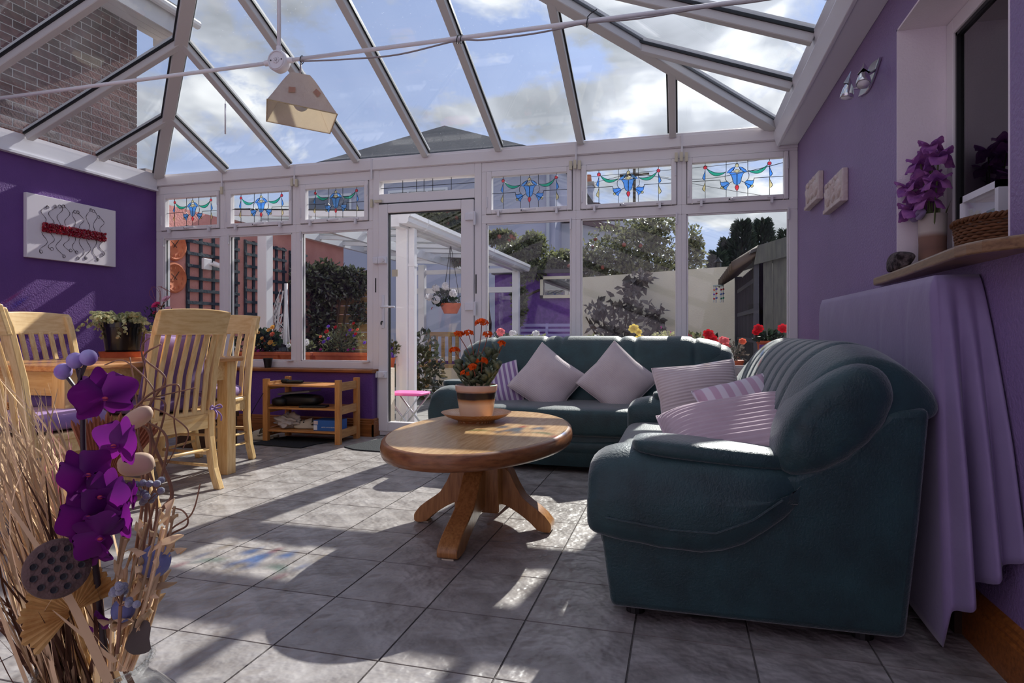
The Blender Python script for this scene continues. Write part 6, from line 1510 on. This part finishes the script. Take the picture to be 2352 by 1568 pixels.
# ---- cream wall, shrub, shed
cw = MB().prism([(-1.83, 11.42), (3.0, 8.82), (3.1, 8.97), (-1.73, 11.57)], 'z', GZ, 1.90)
struct(cw.build('wall_boundary', 'cream_render'), 'cream rendered boundary wall behind the flowers')
T = thing('climbing_shrub', 'dark leafy climbing shrub against the cream wall', 'shrub', (-.95, 10.6, GZ))
fo = MB()
for c, h, n_ in (((-1.0, 10.2, .75), (.55, .30, .45), 250), ((-.85, 10.3, 1.30), (.36, .22, .28), 90), ((-.75, 10.3, 1.62), (.16, .15, .14), 60), ((-1.35, 10.3, 1.25), (.22, .2, .14), 60), ((-.38, 10.0, 1.1), (.16, .15, .3), 70), ((-.62, 10.3, 1.78), (.16, .12, .06), 30)): foliage(fo, c, h, n_, .15, .10, Ro, .2, -.3)
tag(fo.build('foliage', 'leaf_shrub', T, normals=False), kind='stuff')
for k in range(6): a = -1.5 + .22 * k; MB().tube(spl([(-.95, 10.3, GZ), ((-.95 + a) / 2, 10.3, .6), (a, 10.22, 1.15 + .25 * math.sin(k))], 4), .012, 5).build('stem', 'bark', T, smooth=True)
mat('shed_paint', srgb(104, 104, 96), .7, .2, col2=srgb(88, 88, 84), ns=5, st=(8, 8, 1)); mat('shed_dark', srgb(62, 62, 70), .6); mat('roof_tile', srgb(98, 84, 72), .8, .2, rnd=.15)
T = thing('garden_shed', 'dark grey garden shed with curved tile eaves', 'shed', (1.4, 8.2, GZ))
for k in range(11): x = .80 + .14 * k; MB().box(x, x + .132, 7.0 + .008 * (k % 2), 7.03, GZ, 1.80 + .22 * (x - .8)).build('cladding_board', 'shed_paint', T)
MB().box(.78, .80, 7.02, 9.4, GZ, .35).build('cladding_board', 'shed_dark', T)
for k in range(4): MB().box(.775, .80, 7.15, 9.35, .45 + .33 * k, .50 + .33 * k).build('lattice_rail', 'shed_dark', T)
for k in range(14): MB().box(.782, .796, 7.2 + .155 * k, 7.225 + .155 * k, .30, 1.62).build('lattice_bar', 'shed_dark', T)
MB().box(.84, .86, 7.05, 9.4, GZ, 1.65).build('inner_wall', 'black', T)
for y in (7.0, 9.33): MB().box(.75, .84, y, y + .08, GZ, 1.68).build('corner_post', 'shed_dark', T)
MB().prism([(.74, 1.60), (.78, 1.80), (2.3, 2.24), (2.3, 1.98)], 'y', 6.93, 6.97).build('bargeboard', 'shed_paint', T)
MB().prism([(.70, 1.72), (.72, 1.76), (2.35, 2.28), (2.35, 2.24)], 'y', 6.95, 9.5).build('roof', 'slate', T)
for k in range(9):
    def tl_(u, v, k=k):
        y = 6.95 + .285 * (k + u); s = .05 * math.sin(PI * u)
        return (.80 - .27 * v, y, 1.78 - .17 * v + s * 1.9 - .05)
    o = MB().grid(tl_, 8, 3).build('eave_tile', 'roof_tile', T, smooth=True, normals=False); o.modifiers.new('t', 'SOLIDIFY').thickness = .03
wc = V((.50, 8.9, 1.52))
T = thing('wind_chime', 'colourful beaded wind chime hanging from the shed eaves', 'wind chime', wc)
MB().lathe([(.07, 0), (.07, .015)], 16, cap=True).build('disc', 'pot_glaze_pale', T, world=False); MB().tube([(0, 0, .01), (0, 0, .10)], .002, 4).build('hook', 'lead', T, world=False)
for k in range(6):
    a = k * PI / 3; x_, y_ = .06 * math.cos(a), .06 * math.sin(a); MB().tube([(x_, y_, 0), (x_, y_, -.22)], .006, 6).build('rod', 'alu', T, world=False)
    for q in range(3): MB().sq((x_ + .004, y_ - .01, -.04 - .06 * q - .01 * (k % 2)), (.013, .013, .013), nu=8, nv=6).build('bead', ['petal_red', 'petal_blue', 'sg_green', 'petal_coral', 'petal_violet'][(k + q) % 5], T, world=False)
plant('leafy dark shrub beside the shed', (.35, 8.6, .35), (.30, .2, .28), 120, .10, .07, 'leaf_dark', [], name='shrub', cat='shrub', up=.2)
# ---- trees
def tree(label, base, h, crowns, n_, L, W, m, Rr, name='tree', fruit=0):
    T = thing(name, label, 'tree', base); b = V(base)
    MB().tube(spl([b, b + V((.05, 0, h * .5)), b + V((.0, 0, h))], 5), [.10] * 6 + [.06] * 5, 8).build('trunk', 'bark', T, smooth=True)
    fo = MB()
    for c, r_ in crowns:
        MB().tube(spl([b + V((0, 0, h * .75)), (b + V((0, 0, h)) + V(c)) / 2, c], 4), .025, 6).build('branch', 'bark', T, smooth=True)
        vol = r_[0] * r_[1] * r_[2]
        foliage(fo, c, r_, int(n_ * max(.3, vol ** .66)), L, W, Rr, .25)
    tag(fo.build('foliage', m, T, normals=False), kind='stuff')
    for k in range(fruit):
        c, r_ = Rr.choice(crowns); d = rv(Rr); MB().sq(V(c) + V((d.x * r_[0], -abs(d.y) * r_[1], d.z * r_[2])), (.04, .04, .04), nu=10, nv=7).build('apple', 'stem_red', T, smooth=True)
    return T
A = lambda px, py, Dd: at(px, py, Dd)
tree('spreading apple tree behind the cream wall', (-.4, 12.8, GZ), 2.2, [(A(1460, 560, 12), (1.0, .7, .6)), (A(1400, 600, 12), (.8, .6, .45)), (A(1540, 600, 12), (.7, .6, .45)), (A(1500, 520, 12), (.6, .5, .3)), (A(1590, 575, 12), (.25, .2, .5)), (A(1360, 610, 12), (.4, .4, .35)), (A(1470, 625, 12), (.9, .5, .2))], 2300, .095, .055, 'leaf_apple', random.Random(41), 'apple_tree', 14)
tree('glossy leafed tree over the purple outbuilding', (-2.2, 13.4, GZ), 2.2, [(A(1250, 598, 12.6), (.8, .4, .26)), (A(1180, 580, 12.6), (.4, .4, .34)), (A(1305, 605, 12.6), (.4, .4, .26)), (A(1220, 625, 12.4), (.35, .3, .18)), (A(1192, 690, 11.7), (.13, .2, .5)), (A(1225, 560, 12.6), (.25, .3, .25))], 2900, .095, .055, 'leaf_olive', random.Random(43))
tree('apple branches reaching over the canopy', (-4.0, 12.6, GZ), 2.4, [(A(1010, 500, 11), (.45, .4, .14)), (A(1020, 540, 11), (.25, .3, .22)), (A(940, 500, 11), (.5, .4, .16)), (A(1060, 500, 11), (.14, .2, .3)), (A(1140, 545, 11), (.35, .2, .07)), (A(1052, 580, 11), (.1, .2, .2))], 4200, .10, .055, 'leaf_apple', random.Random(44), 'apple_tree', 22)
def conifer(label, base, h, r_, Rr):
    T = thing('conifer', label, 'tree', base); b = V(base); MB().tube([b, b + V((0, 0, h))], [.15, .02], 7).build('trunk', 'bark', T)
    fo = MB()
    for k in range(int(4200 * r_)):
        t = Rr.random() ** .7; z = h * (.15 + .85 * t); rr = r_ * (1 - t) ** .6 * Rr.uniform(.3, 1.1) + .04; a = Rr.uniform(0, 2 * PI)
        fo.leaf(b + V((rr * math.cos(a), rr * math.sin(a), z)), (math.cos(a), math.sin(a), Rr.uniform(.2, 1.3)), rv(Rr), .24, .08)
    tag(fo.build('foliage', 'conifer', T, normals=False), kind='stuff')
Rt = random.Random(51)
for lb, px, D, topy, r_ in (('tall dark conifer behind the boundary wall', 1705, 17, 515, .52), ('second conifer close to the tall one', 1752, 17.5, 512, .5), ('third broad conifer beside the tall one', 1672, 17.3, 555, .4), ('low spreading conifer left of the group', 1648, 16.5, 585, .32), ('small distant conifer near the corner frame', 1805, 19, 535, .32)):
    p = at(px, topy, D); conifer(lb, (p.x, p.y, GZ), p.z - GZ, r_, Rt)
# ---- houses
mat('house_wall', srgb(190, 190, 208), .85, .2, col2=srgb(182, 182, 202), ns=1, bump=.2, bs=20); mat('house_white', srgb(206, 206, 214), .85, .2); mat('roof_dark', srgb(78, 78, 80), .8, .2, col2=srgb(96, 94, 94), ns=14, nd=6, bump=.5, bs=12); mat('brown_tile', srgb(96, 72, 72), .8)
T = thing('grey_house', 'large grey rendered house with a dark hipped roof', 'building', (-7.5, 20, GZ))
MB().box(-12.2, -3.55, 18, 26, GZ, 6.05).build('wall', 'house_wall', T)
ap = V((-7.73, 19.8, 7.9))
eb = [V((-13.0, 17.6, 6.0)), V((-3.3, 17.6, 6.0)), V((-3.3, 26.4, 6.0)), V((-13.0, 26.4, 6.0))]; a2 = V((-7.73, 24, 7.9))
MB().add([*eb, ap, a2], [(0, 1, 4), (1, 2, 5, 4), (2, 3, 5), (3, 0, 4, 5), (0, 3, 2, 1)]).build('roof', 'roof_dark', T)
MB().box(-13.0, -3.3, 17.55, 17.65, 5.88, 6.04).build('gutter', 'soffit', T)
for (x0, x1, z0, z1) in ((-8.9, -6.9, 4.2, 5.35), (-11.8, -10.2, 4.2, 5.35)):
    f = MB().box(x0, x1, 17.94, 18.0, z0, z1).build('window', 'white_gloss', T); n_ = 3 if x1 - x0 > 1.8 else 2
    for k in range(n_): a = x0 + .07 + (x1 - x0 - .07) * k / n_; MB().box(a, a + (x1 - x0 - .07) / n_ - .07, 17.925, 17.945, z0 + .08, z1 - .08).build('pane', 'dark_glass', f)
MB().tube([(-3.75, 17.9, GZ), (-3.75, 17.9, 5.6)], .05, 8).build('downpipe', 'house_white', T)
MB().box(-3.55, -1.0, 19, 21.5, GZ, 4.25).build('side_wing', 'house_white', T)
MB().prism([(-3.55, 4.35), (-3.55, 4.55), (-.6, 3.75), (-.6, 3.60)], 'y', 18.8, 21.6).build('wing_roof', 'brown_tile', T)
T = thing('rear_house', 'pale house with a brick chimney behind the apple tree', 'building', (-3.2, 28, GZ))
MB().box(-4.2, -2.0, 27.2, 32, GZ, 5.4).build('wall', 'house_white', T)
MB().prism([(-4.4, 6.6), (-3.4, 6.5), (-1.9, 5.45), (-1.9, 5.3), (-4.4, 5.3)], 'y', 27, 32).build('roof', 'brown_tile', T)
ch = MB().box(-4.05, -3.62, 26.7, 27.2, 3.0, 7.35).build('chimney', 'house_wall', T); MB().box(-4.1, -3.57, 26.65, 27.25, 7.2, 7.35).build('chimney_cap', 'mortar', ch); MB().lathe([(.14, 0), (.11, .35)], 14, (-3.84, 26.95, 7.35)).build('chimney_pot', 'clay', ch)
T = thing('telegraph_pole', 'wooden telegraph pole with overhead wires', 'pole', (.2, 30, GZ)); pp = at(1457, 380, 30)
MB().tube([(pp.x, pp.y, GZ), (pp.x, pp.y, pp.z)], .07, 8).build('pole', 'bark', T, smooth=True); MB().box(pp.x - .7, pp.x + .7, pp.y - .05, pp.y + .05, pp.z - .5, pp.z - .4).build('cross_arm', 'bark', T)
for dx, dy, dz in ((-14, -8, -1.0), (12, -4, .6), (15, 4, -1.5), (-12, 6, .8), (6, -14, -3.2)): MB().tube(spl([(pp.x, pp.y, pp.z - .35), (pp.x + dx / 2, pp.y + dy / 2, pp.z - .9 + dz / 2), (pp.x + dx, pp.y + dy, pp.z - .35 + dz)], 6), .012, 4).build('wire', 'black', T)
lp = at(1650, 607, 10.35)
T = thing('wall_lantern', 'small black lantern standing on the cream boundary wall', 'lantern', (lp.x, lp.y, 1.90))
MB().lathe([(.07, 0), (.07, .02), (.05, .03), (.05, .15), (.075, .16), (.02, .22), (.01, .25)], 6, (lp.x, lp.y + .03, 1.90)).build('body', 'black', T)
